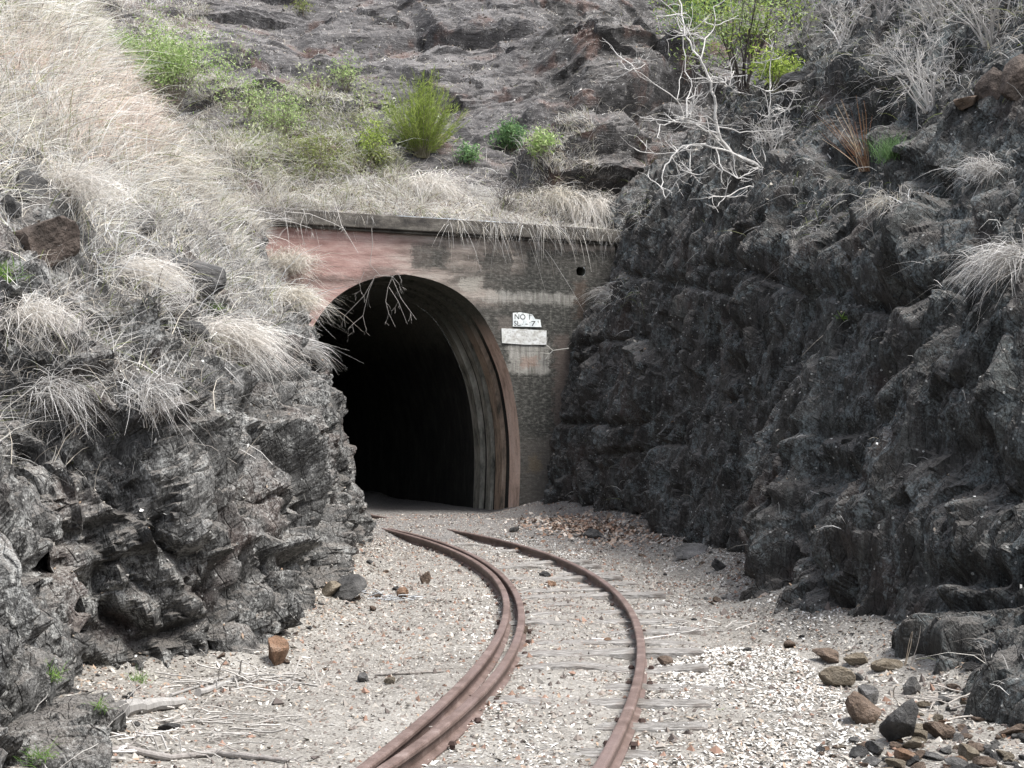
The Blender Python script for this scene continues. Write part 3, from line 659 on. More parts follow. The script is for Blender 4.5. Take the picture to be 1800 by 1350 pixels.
GREY = np.array([(0.60, 0.585, 0.565), (0.46, 0.445, 0.425), (0.74, 0.725, 0.70), (0.30, 0.275, 0.25)])
OLIVE = np.array([(0.22, 0.25, 0.09), (0.30, 0.31, 0.16), (0.18, 0.22, 0.07)])
def tufty(P, D, L, cl, k=1.0):
    """clumps: neighbouring blades lean the same way, are equally long and share a tone"""
    q = P * 3.1; lean = np.stack([vnoise(q, 301), vnoise(q, 302), 0.5 * vnoise(q, 303)], 1); D = D * [.75, .75, 1] + lean * 0.95 * k; D /= np.linalg.norm(D, axis=1, keepdims=True)
    t = vnoise(P * 4.3, 311); t2 = vnoise(P * 1.2, 312)
    return D, L * (1 + 0.45 * vnoise(P * 2.7, 304)), np.clip(cl * (1 + 0.30 * t + 0.22 * t2)[:, None], 0, .9)
def pal(A, n): return A[RNG.integers(0, len(A), n)] * RNG.uniform(0.75, 1.1, (n, 1))
POLY = [(-600, -400), (300, -400), (330, 60), (400, 150), (500, 320), (480, 372), (455, 440), (520, 560), (450, 505), (390, 500), (300, 440), (230, 480), (150, 520), (110, 640), (-600, 900)]
def maskL(px, py, P):
    g = inpoly(px, py, POLY) * 1.0; n = pnoise(P, 0.9, 71)
    up = np.clip((430 - py + 0.25 * px) / 220, 0, 1)
    m = g * np.where(n > -0.05 - 0.6 * up, 1, 0.12) * (0.45 + 0.55 * up)
    for (x, y, rx, ry, a) in ((110, 660, 110, 75, .8), (60, 590, 80, 50, .7), (230, 520, 90, 50, .5), (90, 760, 80, 50, .25), (260, 680, 70, 50, .45), (380, 560, 70, 50, .4), (470, 520, 70, 40, .5)):
        m = np.maximum(m, a * np.exp(-((px - x) / rx) ** 2 - ((py - y) / ry) ** 2) * (n > -0.2))
    m = np.maximum(m, .36 * inpoly(px, py, [(-400, 300), (250, 300), (470, 440), (520, 540), (430, 640), (300, 720), (150, 800), (-400, 900)]) * (n > -.02)) + 0.006 * (py < 900) * (py > 500)
    m = m * ~((px > 548) & (py > 590))
    for (x, y, rx, ry) in ((50, 308, 34, 24), (75, 385, 45, 60), (250, 378, 22, 20), (120, 430, 30, 30), (330, 570, 32, 30), (300, 460, 30, 24)):
        m = m * (1 - 0.93 * np.exp(-(((px - x) / rx) ** 2 + ((py - y) / ry) ** 2) ** 2))
    return m
P = surf_samples(GL, 760, maskL); px, py = proj(P); n = len(P)
D = RNG.normal(size=(n, 3)) * [0.62, 0.6, 0.42] + [0.25, -0.2, 0.8]; D /= np.linalg.norm(D, axis=1, keepdims=True)
zone = np.exp(-((px - 210) / 130) ** 2 - ((py - 215) / 80) ** 2) + 0.7 * np.exp(-((px - 30) / 60) ** 2 - ((py - 110) / 50) ** 2)
cl = pal(STRAW, n); low = RNG.random(n) < np.clip((py - 320) / 300, 0, .55); cl[low] = pal(GREY, low.sum()); pk = RNG.random(n) < zone; cl[pk] = pal(PINK, pk.sum())
dk = RNG.random(n) < .16; cl[dk] = cl[dk] * .32
gr = RNG.random(n) < (0.06 + 0.35 * np.exp(-((px - 560) / 130) ** 2 - ((py - 250) / 70) ** 2)); cl[gr] = pal(OLIVE, gr.sum())
Lh = RNG.gamma(5, 0.062, n) * np.where(py < 330, 1.25, 0.95); D, Lh, cl = tufty(P, D, Lh, cl, .7)
lg = RNG.random(n) < .07; Lh = np.where(lg, Lh * 1.8, Lh); D[lg] += RNG.normal(size=(lg.sum(), 3)) * .4; D /= np.linalg.norm(D, axis=1, keepdims=True); cl[lg] = np.clip(cl[lg] * 1.3, 0, .85)
Vg, Fg, Cg = blades(P, D, Lh, RNG.uniform(.005, .0125, n) * (P[:, 1] / 18) ** 0.8, 0.35, cl)
tag(link('grass', npmesh('grass', Vg, Fg, col=Cg), M['veg']), 'tangled dry straw coloured grass covering the left bank', 'grass', kind='stuff'); nb = n
# bench above the coping and lower hill
def maskH(px, py, P):
    u, d = uvd(P); n = pnoise(P, 1.1, 91)
    m = np.exp(-(np.maximum(d - 1.6, 0) / 0.7) ** 2) * (u < 8) * (u > -9) * np.where(n > -0.12, 1, .3)
    m = np.maximum(m, inpoly(px, py, [(300, 60), (380, 130), (440, 150), (620, 170), (680, 230), (740, 340), (300, 420)]) * np.where(n > -0.15, .9, .3))
    m = np.maximum(m, inpoly(px, py, [(-400, -400), (330, -400), (370, 60), (340, 150), (-400, 600)]) * 0.8)
    m = np.maximum(m, 0.35 * inpoly(px, py, [(100, -50), (300, -50), (330, 60), (200, 60)]))
    return m + 0.02 * (d < 14) + 0.06 * (n > 0.3)
P = surf_samples(HG, 800, maskH); px, py = proj(P); n = len(P)
D = RNG.normal(size=(n, 3)) * [0.5, 0.45, 0.3] + [0.0, -0.25, 0.7]; D /= np.linalg.norm(D, axis=1, keepdims=True)
cl = pal(GREY, n); s = RNG.random(n) < 0.62; cl[s] = pal(STRAW, s.sum()); br = RNG.random(n) < 0.10; cl[br] = np.array([0.12, 0.085, 0.065])
gr = RNG.random(n) < (0.05 + 0.5 * np.exp(-((px - 560) / 130) ** 2 - ((py - 250) / 80) ** 2) + 0.3 * np.exp(-((px - 760) / 60) ** 2 - ((py - 310) / 25) ** 2)); cl[gr] = pal(OLIVE, gr.sum())
u, d = uvd(P); Lh = RNG.gamma(5, 0.068, n) * np.where(d < 3.5, 1.0, 0.55) * np.where(inpoly(px, py, [(330, 90), (690, 150), (720, 360), (380, 370)]), 1.5, 1.0); D, Lh, cl = tufty(P, D, Lh, cl); Vg, Fg, Cg = blades(P, D, Lh, RNG.uniform(.006, .014, n), 0.5, cl)
tag(link('grass', npmesh('grass', Vg, Fg, col=Cg), M['veg']), 'dry grey grass growing above the portal coping', 'grass', kind='stuff'); nb += n
def maskR(px, py, P):
    n = pnoise(P, 0.9, 55); m = 0.004 + 0 * px
    for (x, y, rx, ry, a) in ((1090, 365, 40, 30, 1), (1350, 90, 140, 90, .5), (1640, 120, 110, 60, .6), (1700, 40, 140, 50, .9), (1790, 440, 50, 30, 1), (1420, 350, 60, 40, .35), (1560, 350, 60, 20, .5), (1720, 290, 60, 40, .5), (1080, 520, 40, 14, .7), (1400, 180, 60, 60, .4), (1500, 60, 80, 50, .5), (1770, 1170, 90, 30, .35), (1430, 340, 30, 70, .3)):
        m = np.maximum(m, a * np.exp(-((px - x) / rx) ** 2 - ((py - y) / ry) ** 2) * (n > -0.1))
    return m
P = surf_samples(GR, 420, maskR); px, py = proj(P); n = len(P)
D = RNG.normal(size=(n, 3)) * [0.5, 0.5, 0.4] + [-0.25, -0.2, 0.5]; D /= np.linalg.norm(D, axis=1, keepdims=True)
cl = pal(GREY, n); s = RNG.random(n) < 0.2; cl[s] = pal(STRAW, s.sum()); gr = RNG.random(n) < .12; cl[gr] = pal(OLIVE, gr.sum())
D, Lh, cl = tufty(P, D, RNG.gamma(5, 0.05, n), cl); Vg, Fg, Cg = blades(P, D, Lh, RNG.uniform(.004, .009, n), 0.6, cl)
tag(link('grass', npmesh('grass', Vg, Fg, col=Cg), M['veg']), 'sparse dead grass on ledges of the dark right rock face', 'grass', kind='stuff'); nb += n
print('blades', nb)

# grass spilling over the coping
n = 4600; u = RNG.uniform(-.8, 8, n); d = RNG.uniform(-.14, .35, n); Pq = np.stack([u, 0 * u, 0 * u], 1); m_ = fbm(Pq * 1.7, 401, 3) + np.where(u > 3.6, .32, -.02) + np.where(u < 1.0, .3, 0) + np.where((u > 1.2) & (u < 2.8), -.08, 0)
k = RNG.random(n) < np.clip(m_ * 2.2, 0, 1); u, d = u[k], d[k]; n = len(u); P = np.stack([W(a_, b_, WZ + .29) for a_, b_ in zip(u, d)])
fw = np.array([-n2[0], -n2[1], 0.0]); D = fw * 0.55 + RNG.normal(size=(n, 3)) * [.5, .35, .35] + [0, 0, .35]; D /= np.linalg.norm(D, axis=1, keepdims=True)
cl = pal(STRAW, n); s = RNG.random(n) < .55; cl[s] = pal(GREY, s.sum()); Lh = RNG.gamma(4, .06, n) * np.where(u > 3.6, 1.25, .9); Lb = Lh; D, Lh, cl = tufty(P, D, Lh, cl, .8)
Vg, Fg, Cg = blades(P, D, Lh, RNG.uniform(.006, .013, n), 1.25, cl, 4)
tag(link('grass', npmesh('grass', Vg, Fg, col=Cg), M['veg']), 'dry grass spilling over the edge of the portal coping', 'grass', kind='stuff')
# low leafy undergrowth knitted through the slope grass
def maskU(px, py, P):
    n = pnoise(P, 1.6, 33); return inpoly(px + 40 * n, py, [(395, 120), (480, 170), (620, 120), (690, 170), (720, 330), (480, 340), (400, 250)]) * np.clip(n * 4 + .3, 0.05, 1.3)
P = surf_samples(HG, 230, maskU); n = len(P); P = P + np.stack([RNG.normal(0, .06, n), RNG.normal(0, .06, n), RNG.gamma(2, .14, n)], 1)
a_ = RNG.normal(size=(n, 3)); a_ /= np.linalg.norm(a_, axis=1, keepdims=True); b_ = np.cross(a_, RNG.normal(size=(n, 3))); b_ /= np.linalg.norm(b_, axis=1, keepdims=True); s_ = RNG.uniform(.018, .042, (n, 1))
UG = np.array([(0.38, 0.42, 0.22), (0.30, 0.34, 0.17), (0.46, 0.48, 0.32), (0.22, 0.26, 0.13)])
tag(link('undergrowth', npmesh('undergrowth', np.stack([P - a_ * s_ * 1.5, P - b_ * s_ * .6, P + a_ * s_ * 1.5, P + b_ * s_ * .6], 1).reshape(-1, 3), np.arange(n * 4).reshape(n, 4), col=np.repeat(pal(UG, n), 4, axis=0)), M['veg']), 'light green low growth mixed in the dry grass above the portal', 'undergrowth', kind='stuff')
# tussocks one can tell apart
def tussock(px, py, r, n, pl, label, lean=(0, 0), droop=0.8, spread=0.8, cat='grass tussock', name='grass_tussock', group=None, w=0.005, which='LRHG'):
    big = r > .28 and name == 'grass_tussock'
    if big: r *= 1.25; n = int(n * 1.7)
    p, nm = pick(px, py, which); D = RNG.normal(size=(n, 3)) * spread * (.68 if big else 1) * [1, 1, .6] + np.array([lean[0] * (1.7 if big else 1) + (.25 if big and px < 600 else 0), -0.3, 1.0 + lean[1]]) + np.array(nm) * 0.4
    D /= np.linalg.norm(D, axis=1, keepdims=True); B = RNG.normal(size=(n, 3)) * r * [.26, .2, .12]
    L = r * RNG.uniform(0.35, 1.2, n); ps = p.y / 12
    V, Fc, C = blades(B, D, L, RNG.uniform(.7, 1.5, n) * w * max(ps, .7) ** 0.7, droop, pal(pl, n), 4)
    o = link(name, npmesh(name, V, Fc, col=C), M['veg']); o.location = p - nm * 0.02; return tag(o, label, cat, group)
SP = 'dry grass tussocks hanging from the rocks'
GREEN = np.array([(0.13, 0.24, 0.05), (0.20, 0.33, 0.08), (0.10, 0.20, 0.05), (0.26, 0.38, 0.10)])
WHT = np.array([(0.76, 0.73, 0.69), (0.64, 0.60, 0.55), (0.82, 0.80, 0.76), (0.52, 0.48, 0.43)])
BRN = np.array([(0.35, 0.2, 0.11), (0.48, 0.34, 0.22), (0.26, 0.14, 0.09), (0.6, 0.5, 0.38)])
for a in [
 (235, 480, .42, 500, WHT, 'pale grass tussock hanging down the left bank above the dark hollow stone', (.7, -.3)),
 (385, 590, .55, 600, WHT, 'large pale tussock sweeping right over the left rock face beside the tunnel mouth', (.9, -.4)),
 (492, 470, .75, 900, STRAW, 'upright straw tussock on the left rim in front of the pink wall', (.3, .2)),
 (508, 525, .5, 500, STRAW, 'short straw tussock on the rock edge just below the pink wall', (.6, -.2)),
 (100, 690, .34, 300, GREY, 'matted grey tussock lying on the left rock face, low on the bank', (.2, -.2)),
 (255, 690, .30, 180, GREY, 'thin grey tussock hanging over a square block of the left rock face', (.3, -.6)),
 (50, 560, .40, 400, WHT, 'bleached tussock at the left edge of the photo below the brown rock', (.4, 0)),
 (750, 332, 0.85, 800, WHT, 'bleached white tussock spilling over the middle of the coping', (.3, -.7)),
 (815, 347, 0.70, 500, GREY, 'grey tussock next to the bleached one on the coping', (.2, -.4)),
 (1030, 364, 0.90, 900, WHT, 'pale tussock hanging over the right end of the coping', (.2, -.7)),
 (975, 350, 0.70, 600, STRAW, 'straw tussock on the coping left of the hanging pale one', (-.1, -.4)),
 (620, 330, .5, 350, GREY, 'dark grey tussock above the coping over the arch', (0, 0)),
 (660, 280, .5, 380, OLIVE, 'yellow green tussock left of the feathery green bush', (0, .2)),
 (1785, 455, .40, 420, GREY, 'grey tussock on the right rock face at the right edge of the photo', (-.6, -.5)),
 (1740, 300, .30, 260, GREY, 'wispy grey tussock with green base on the upper right rock face', (-.4, -.2)),
 (1560, 352, .28, 220, STRAW, 'small dry tussock on the ledge under the brown reed stems', (-.5, -.4)),
 (1070, 515, .40, 260, GREY, 'grey tussock lying on the ledge where right rock meets the concrete wall', (-.6, -.3)),
 (300, 300, .6, 400, STRAW, 'tall straw tussock with long seed stems in the middle of the left bank', (0, .4)),
 (120, 330, .5, 400, WHT, 'bleached tussock right of the two dark boulders on the left bank', (.4, .1)),
 (540, 615, .30, 90, GREY, 'thin tussock sticking out from the rock edge against the black tunnel mouth', (1.1, -.5))]:
    tussock(*a, group=SP)
random.seed(91)
tussock(1565, 275, .30, 420, np.array([(0.09, 0.17, 0.06), (0.14, 0.24, 0.10), (0.2, 0.3, 0.14)]), 'small round tuft of fine green needles on the upper right rock face', (0, .2), .2, .6, 'plant', 'green_tuft', w=.004)
for a in [(92, 1192, .13, 90, 'bright green grass sprout at the foot of the left boulders, beside the near rock'), (243, 1198, .14, 110, 'bright green grass sprout under the long low boulder on the left'),
          (178, 1245, .10, 60, 'small green grass sprout among the twigs, left of the grey log'), (68, 1338, .13, 90, 'green grass sprout at the bottom left corner'),
          (1262, 1248, .06, 14, 'tiny green sprout in the white litter right of the sleeper ends')]:
    tussock(a[0], a[1], a[2], a[3], GREEN * 1.1, a[4], (0, .3), .3, .7, 'grass sprout', 'grass_sprout', 'green sprouts at the foot of the rocks', w=.004)
tussock(1482, 560, .12, 40, GREEN, 'tiny bright green weed growing alone on the dark right rock face', (0, 0), .3, .9, 'weed', 'weed', w=.009)
for a in [(370, 490, .18, 120, 'green weed on the left bank below the grey shrub twigs'), (378, 545, .14, 90, 'green weed under another on the left bank, above the pale sweeping tussock'), (8, 490, .25, 160, 'green weed at the left edge beneath the brown boulder')]:
    tussock(a[0], a[1], a[2], a[3], GREEN, a[4], (0, .3), .3, .9, 'weed', 'weed', 'green weeds on the left bank', w=.007)
def stems(px, py, n, L, pl, label, lean, name, cat, wd=.006, droop=.15, spread=.22, which='LRHG'):
    p, nm = pick(px, py, which); mb = MB()
    for k in range(n):
        d = Vector((lean[0] + random.gauss(0, spread), lean[1] + random.gauss(0, spread), 1)).normalized(); l = L * random.uniform(.6, 1.1); q = Vector((random.gauss(0, .04), random.gauss(0, .04), 0)); pts = [q.copy()]
        mb.col = tuple(pl[random.randrange(len(pl))])
        for i in range(5): d = (d + Vector((random.gauss(0, .06), random.gauss(0, .06), -droop * .2))).normalized(); q = q + d * l / 5; pts.append(q.copy())
        mb.tube(pts, [wd * (1 - .15 * i) for i in range(6)], 4)
    o = mb.build(name, M['veg']); o.location = p; return tag(o, label, cat)
stems(1522, 302, 26, .95, BRN, 'clump of brown dead reed stems leaning left on the upper right rock face', (-.42, 0), 'dead_reeds', 'reeds', .006)

# ------------------------------------------------------------------ shrubs
def crooked(mb, p, d, L, r, depth, tips, up=0.1, jit=0.35, nb=(2, 3), minr=.002, seg=5, fork=.7):
    pts = [p.copy()]; rr = [r]
    for i in range(seg):
        d = (d + Vector((random.gauss(0, jit), random.gauss(0, jit), random.gauss(0, jit) + up)) * .45).normalized()
        p = p + d * (L / seg); pts.append(p.copy()); rr.append(max(r * (1 - .5 * (i + 1) / seg), minr))
    mb.tube(pts, rr, 4 if r < .012 else 6); tips.append((p, d))
    if depth > 0:
        for k in range(random.randint(*nb)):
            i = random.randint(2, seg); q = pts[i]
            nd = (d + Vector((random.gauss(0, fork), random.gauss(0, fork), random.gauss(0, fork * .8)))).normalized()
            crooked(mb, q.copy(), nd, L * random.uniform(.5, .8), max(rr[i] * .7, minr), depth - 1, tips, up, jit, nb, minr, seg, fork)
def leafmesh(pts, n, size, pl, spread, elong=1.8, name='leaves'):
    k = len(pts); idx = RNG.integers(0, k, n); C = np.array([tuple(q) for q in pts])[idx] + RNG.normal(size=(n, 3)) * spread
    a = RNG.normal(size=(n, 3)); a /= np.linalg.norm(a, axis=1, keepdims=True); b = np.cross(a, RNG.normal(size=(n, 3))); b /= np.linalg.norm(b, axis=1, keepdims=True)
    s = size * RNG.uniform(.6, 1.3, (n, 1)); a = a * s * elong; b = b * s
    V = np.stack([C - a, C - b * .5 - a * .1, C + a, C + b * .5 + a * .1], 1).reshape(-1, 3); Fc = np.arange(n * 4).reshape(n, 4)
    return npmesh(name, V, Fc, col=np.repeat(pal(pl, n), 4, axis=0))
def shrub(px, py, H, Wd, nst, nleaf, lsize, pl, label, name='shrub', cat='shrub', lspread=.07, elong=1.8, depth=2, col=(.22, .19, .16), which='LRHG', lean=(0, -.1), stemr=.012, loc=None, group=None):
    p, nm = (loc if loc else pick(px, py, which)); root = empty(name, p); mb = MB(); mb.col = col; tips = []
    for k in range(nst):
        a = random.uniform(0, 2 * math.pi); s = random.uniform(.1, 1)
        d = Vector((math.cos(a) * Wd * s + lean[0], math.sin(a) * Wd * s + lean[1], H)).normalized()
        crooked(mb, Vector((random.gauss(0, .05), random.gauss(0, .05), -.05)), d, H * .62 * random.uniform(.7, 1.1), stemr, depth, tips, .12, .3)
    mb.build('branches', M['veg'], root)
    if nleaf: 
        q = [t_[0] for t_ in tips]; link('leaves', leafmesh(q, nleaf, lsize, pl, lspread, elong), M['veg'], root)
    return tag(root, label, cat, group)
LG = np.array([(0.30, 0.45, 0.14), (0.40, 0.49, 0.21), (0.20, 0.28, 0.10), (0.48, 0.55, 0.30)])
YG = np.array([(0.33, 0.42, 0.09), (0.24, 0.33, 0.06), (0.42, 0.50, 0.13), (0.14, 0.2, 0.04)])
DG = np.array([(0.12, 0.22, 0.09), (0.18, 0.30, 0.12), (0.09, 0.17, 0.08), (0.26, 0.40, 0.18)])
shrub(310, 190, 2.0, 1.3, 20, 7000, .025, LG, 'leafy light green bush in the grass at the top of the left bank', lspread=.17)
shrub(235, 125, 1.0, .8, 9, 2400, .024, LG, 'smaller pale green bush left of the leafy one on the bank', lspread=.11)
def broom(px, py, H, n, pl, label):
    p, nm = pick(px, py); root = empty('feathery_bush', p); mb = MB(); mb.col = (.24, .22, .15)
    P0 = []; D0 = []
    for k in range(n):
        a = random.uniform(0, 6.283); s = abs(random.gauss(0, .8)); d = Vector((math.cos(a) * s, math.sin(a) * s, 1)).normalized(); l = H * random.uniform(.55, 1.0) * (1 - .22 * min(s, 1.2)); q = Vector((random.gauss(0, .05), random.gauss(0, .05), 0)); pts = [q.copy()]
        for i in range(6):
            d = (d + Vector((random.gauss(0, .07), random.gauss(0, .07), .06))).normalized(); q = q + d * l / 6; pts.append(q.copy())
            if i > 0:
                for _ in range(16): P0.append(tuple(pts[-2].lerp(q, random.random()))); D0.append(tuple((d * .9 + Vector((random.gauss(0, .42), random.gauss(0, .42), random.gauss(0, .3)))).normalized()))
        mb.tube(pts, [.010 - .0013 * i for i in range(7)], 4)
    mb.build('branches', M['veg'], root); P0 = np.array(P0); D0 = np.array(D0); m = len(P0)
    V, Fc, C = blades(P0, D0, RNG.uniform(.07, .2, m), RNG.uniform(.006, .011, m), .1, pal(pl, m), 2)
    link('leaves', npmesh('leaves', V, Fc, col=C), M['veg'], root); return tag(root, label, 'bush')
broom(742, 278, 2.3, 170, YG, 'feathery yellow green bush standing above the portal over the arch')
shrub(895, 265, .75, .9, 12, 1900, .032, DG, 'low dark green shrub with glossy leaves right of the feathery bush', lspread=.10, lean=(.1, -.2))
shrub(958, 275, .55, .5, 7, 750, .036, LG, 'small bright green shrub at the right end of the low dark green one', lspread=.08)
shrub(822, 285, .45, .4, 6, 500, .034, DG, 'small green shrub at the foot of the feathery bush', lspread=.08)
shrub(490, 250, 1.3, 1.5, 16, 1500, .024, LG, 'sparse green shrub with grey twigs on the slope left of the feathery bush', lspread=.14)
shrub(440, 205, .9, .9, 9, 600, .024, LG, 'thin green shrub nearest the rock slope, left of the sparse one', lspread=.12)
shrub(610, 160, .9, .9, 9, 380, .028, LG, 'little green shrub on bare rock above the sparse slope shrubs', lspread=.12)
shrub(655, 275, .8, .8, 8, 800, .026, YG, 'yellowish shrub low on the slope beside the feathery bush', lspread=.12)
shrub(560, 310, .9, 1.2, 12, 1100, .026, OLIVE, 'scrubby olive shrub right above the left half of the coping', lspread=.12)
shrub(890, 372, .9, .45, 6, 0, .02, LG, 'leafless dark shrub standing on the coping right of the arch crown', name='bare_shrub', depth=3, col=(.10, .085, .08), stemr=.010)
shrub(420, 110, .9, .8, 7, 120, .02, LG, 'leafless grey shrub between bushes at the top of the slope', name='bare_shrub', depth=2, col=(.42, .39, .36), stemr=.008)
shrub(530, 25, .5, .5, 6, 240, .03, OLIVE, 'olive tuft of shrub at the top edge over the grey slope', lspread=.1)
# green shrub behind the white dead tree
rp, _ = pick(1310, 165)
shrub(0, 0, 2.3, .9, 16, 2600, .028, np.vstack([LG, YG]), 'tall green shrub behind the white dead tree, top right', lspread=.13, col=(.09, .075, .07), loc=(rp, None), stemr=.018, lean=(0, 0))
shrub(1215, 100, 2.2, 1.3, 14, 3200, .030, np.vstack([DG, YG]), 'green shrub at the top edge left of the white dead tree', lspread=.17, col=(.12, .1, .09), lean=(0, 0))
shrub(1360, 160, .7, .5, 6, 1100, .028, YG * 1.15, 'bright low shrub at the right foot of the tall green shrub', lspread=.09)
WB = (.66, .64, .62)
def dead(px, py, H, Wd, nst, label, col=WB, depth=3, r=.012, lean=(0, -.1), group='leafless grey shrubs on the right face'):
    shrub(px, py, H, Wd, nst, 0, .02, LG, label, name='dead_shrub', cat='dead shrub', depth=depth, col=col, lean=lean, stemr=r, group=group)
dead(1480, 80, .9, .7, 6, 'forked white dead shrub near the top edge right of the tall green shrub')
dead(1640, 190, .95, 1.2, 14, 'tangled white dead shrub beneath the brown boulders, upper right', lean=(-.5, -.1))
dead(1740, 75, 1.3, 1.4, 18, 'dense grey dead shrub in the top right corner', (.5, .48, .46))
dead(1650, 50, 1.2, 1.4, 16, 'dense grey dead shrub at the top edge left of the corner one', (.5, .48, .46))
dead(1550, 40, 1.1, 1.3, 13, 'grey dead shrub at the top edge over the dark overhang', (.42, .4, .39))
dead(1410, 75, 1.1, 1.2, 13, 'grey twiggy shrub at the top edge next to the tall green shrub', (.42, .4, .39))
dead(1355, 262, .6, 1.0, 13, 'low tangle of white twigs at the foot of the white dead tree', lean=(-.2, -.1))
dead(1425, 350, .55, .15, 2, 'single thin white stem standing on the face below the dead tree', (.5, .47, .45), 1, .008)
dead(1540, 415, .35, .25, 2, 'small forked twig on the dark face under the reed ledge', (.4, .38, .36), 1, .006)
dead(455, 400, .85, 1.1, 12, 'mass of grey twigs on the left bank beside the portal wall', (.5, .47, .45), 3, .007, (.5, -.1), 'leafless grey shrubs on the left bank')
dead(340, 420, .6, .9, 8, 'grey twiggy shrub between dark stones in the middle of the left bank', (.5, .47, .45), 3, .006, (.1, -.1), 'leafless grey shrubs on the left bank')
dead(270, 740, .35, .5, 6, 'thin grey twigs hanging on the left face above the square block', (.5, .48, .45), 2, .004, (.1, -.3), 'leafless grey shrubs on the left bank')
dead(120, 600, .4, .5, 6, 'grey twigs standing on the left face above the dark overhang', (.55, .52, .5), 2, .004, (.1, -.1), 'leafless grey shrubs on the left bank')

# white dead tree traced branch by branch, every limb at its own depth
rootp, _ = pick(1335, 292); RY = rootp.y
def limb(mb, pts, y0, y1, r0, r1):
    r0 *= .62; r1 *= .7; k = len(pts); P3 = [Vector(at(x, y, RY + y0 + (y1 - y0) * i / (k - 1))) - rootp for i, (x, y) in enumerate(pts)]
    out = []
    for a_, b_ in zip(P3[:-1], P3[1:]):
        for j in range(3): out.append(a_.lerp(b_, j / 3) + Vector((random.gauss(0, .012), random.gauss(0, .012), random.gauss(0, .012))))
    out.append(P3[-1]); n_ = len(out); mb.tube(out, [r0 + (r1 - r0) * i / (n_ - 1) for i in range(n_)], 7); return P3
tr = empty('dead_tree', rootp); mb = MB(); mb.col = (.60, .58, .55)
limb(mb, [(1335, 296), (1325, 287), (1290, 272), (1265, 245), (1258, 210)], .0, -.35, .050, .036)
limb(mb, [(1258, 210), (1255, 170), (1245, 130), (1228, 98)], -.35, -.55, .036, .026)
mb.build('trunk', M['wood'], tr)
BR = [([(1228, 98), (1205, 62), (1195, 10), (1190, -40)], -.55, -.3, .024, .012), ([(1325, 287), (1280, 268), (1240, 252), (1200, 257), (1180, 275), (1165, 300), (1163, 330), (1170, 348)], -.1, -.9, .030, .008),
 ([(1265, 245), (1230, 220), (1180, 214), (1160, 220), (1155, 242)], -.3, -.8, .024, .008), ([(1180, 214), (1205, 208), (1232, 214)], -.7, -.5, .012, .010),
 ([(1262, 235), (1240, 228), (1205, 210), (1190, 175), (1150, 145), (1113, 122)], -.3, -1.0, .022, .007), ([(1205, 212), (1207, 175), (1218, 150), (1205, 125), (1200, 60), (1190, 30)], -.6, -.2, .018, .008),
 ([(1255, 168), (1262, 137), (1290, 125)], -.45, -.6, .018, .006), ([(1262, 137), (1275, 145), (1282, 152)], -.5, -.6, .01, .004), ([(1235, 105), (1240, 70), (1256, 45), (1254, 12)], -.5, -.1, .018, .006),
 ([(1222, 90), (1213, 62), (1190, 25), (1150, -10)], -.5, -.8, .016, .006), ([(1258, 262), (1270, 300), (1298, 314), (1322, 315)], -.3, -.6, .018, .006),
 ([(1352, 322), (1330, 325), (1298, 333), (1275, 345), (1262, 362)], -.3, -.7, .022, .007), ([(1240, 252), (1215, 255), (1190, 268), (1150, 270)], -.5, -.8, .014, .005),
 ([(1215, 262), (1212, 300), (1216, 305)], -.6, -.8, .012, .005), ([(1265, 222), (1300, 232), (1340, 230), (1375, 238)], -.3, -.1, .016, .006), ([(1262, 215), (1240, 205), (1216, 205), (1212, 200)], -.35, -.5, .016, .006),
 ([(1340, 262), (1352, 300), (1340, 312)], 0, -.3, .012, .006), ([(1375, 250), (1380, 195)], .1, 0, .014, .010), ([(1350, 205), (1352, 160), (1355, 105)], .2, .2, .012, .008), ([(1335, 215), (1352, 208), (1345, 160), (1360, 165)], .1, 0, .010, .006), ([(1118, 125), (1108, 112), (1106, 124)], -1.0, -1.1, .006, .004)]
for pts, y0, y1, r0, r1 in BR:
    m = MB(); m.col = (.66, .64, .61); q = limb(m, pts, y0, y1, r0, r1); tips = []
    for k in range(7):
        i = random.randint(1, len(q) - 1); crooked(m, q[i].copy(), Vector((random.gauss(0, 1), random.gauss(0, .6), random.gauss(.2, .7))).normalized(), random.uniform(.15, .5), .008, 1, tips, .05, .45)
    m.build('branch', M['wood'], tr)
tag(tr, 'white leafless dead tree leaning left out of the right rock face above the portal', 'dead tree')

# branch hanging in the tunnel mouth, rooted on the coping line
def hang(name, cat, label, lines, Y, col=(.26, .24, .22), r=.007, mat='wood', twig=2):
    base = Vector(at(*lines[0][0], Y)); m = MB(); m.col = col; tips = []
    for ln in lines:
        pts = [Vector(at(x, y, Y - .02 * i)) - base for i, (x, y) in enumerate(ln)]
        m.tube(pts, [r * (1 - .6 * i / (len(pts) - 1)) for i in range(len(pts))], 5)
        for k in range(twig):
            i = random.randint(1, len(pts) - 1); crooked(m, pts[i].copy(), Vector((random.gauss(0, .6), random.gauss(0, .3), -1)).normalized(), random.uniform(.08, .25), r * .4, 1, tips, -.3, .4)
    o = m.build(name, M[mat]); o.location = base; return tag(o, label, cat)
_, zc = 0, 0
yw = float(W(wallhit(690, 484)[0], -0.35, 0)[1])
hang('hanging_branch', 'branch', 'leafless branch hanging over the crown of the tunnel arch', [
 [(652, 380), (655, 430), (650, 465), (668, 484), (690, 486), (702, 500), (704, 510)], [(690, 486), (660, 484), (640, 520), (605, 556), (607, 575)], [(660, 484), (648, 512), (638, 555), (642, 574)], [(690, 486), (682, 505), (678, 530), (683, 550), (695, 575)],
 [(690, 490), (705, 525), (722, 548), (732, 562)], [(684, 505), (700, 530), (716, 570)], [(638, 555), (620, 570), (612, 578)], [(690, 486), (700, 480), (706, 492)], [(640, 478), (632, 498), (634, 510)]], yw)
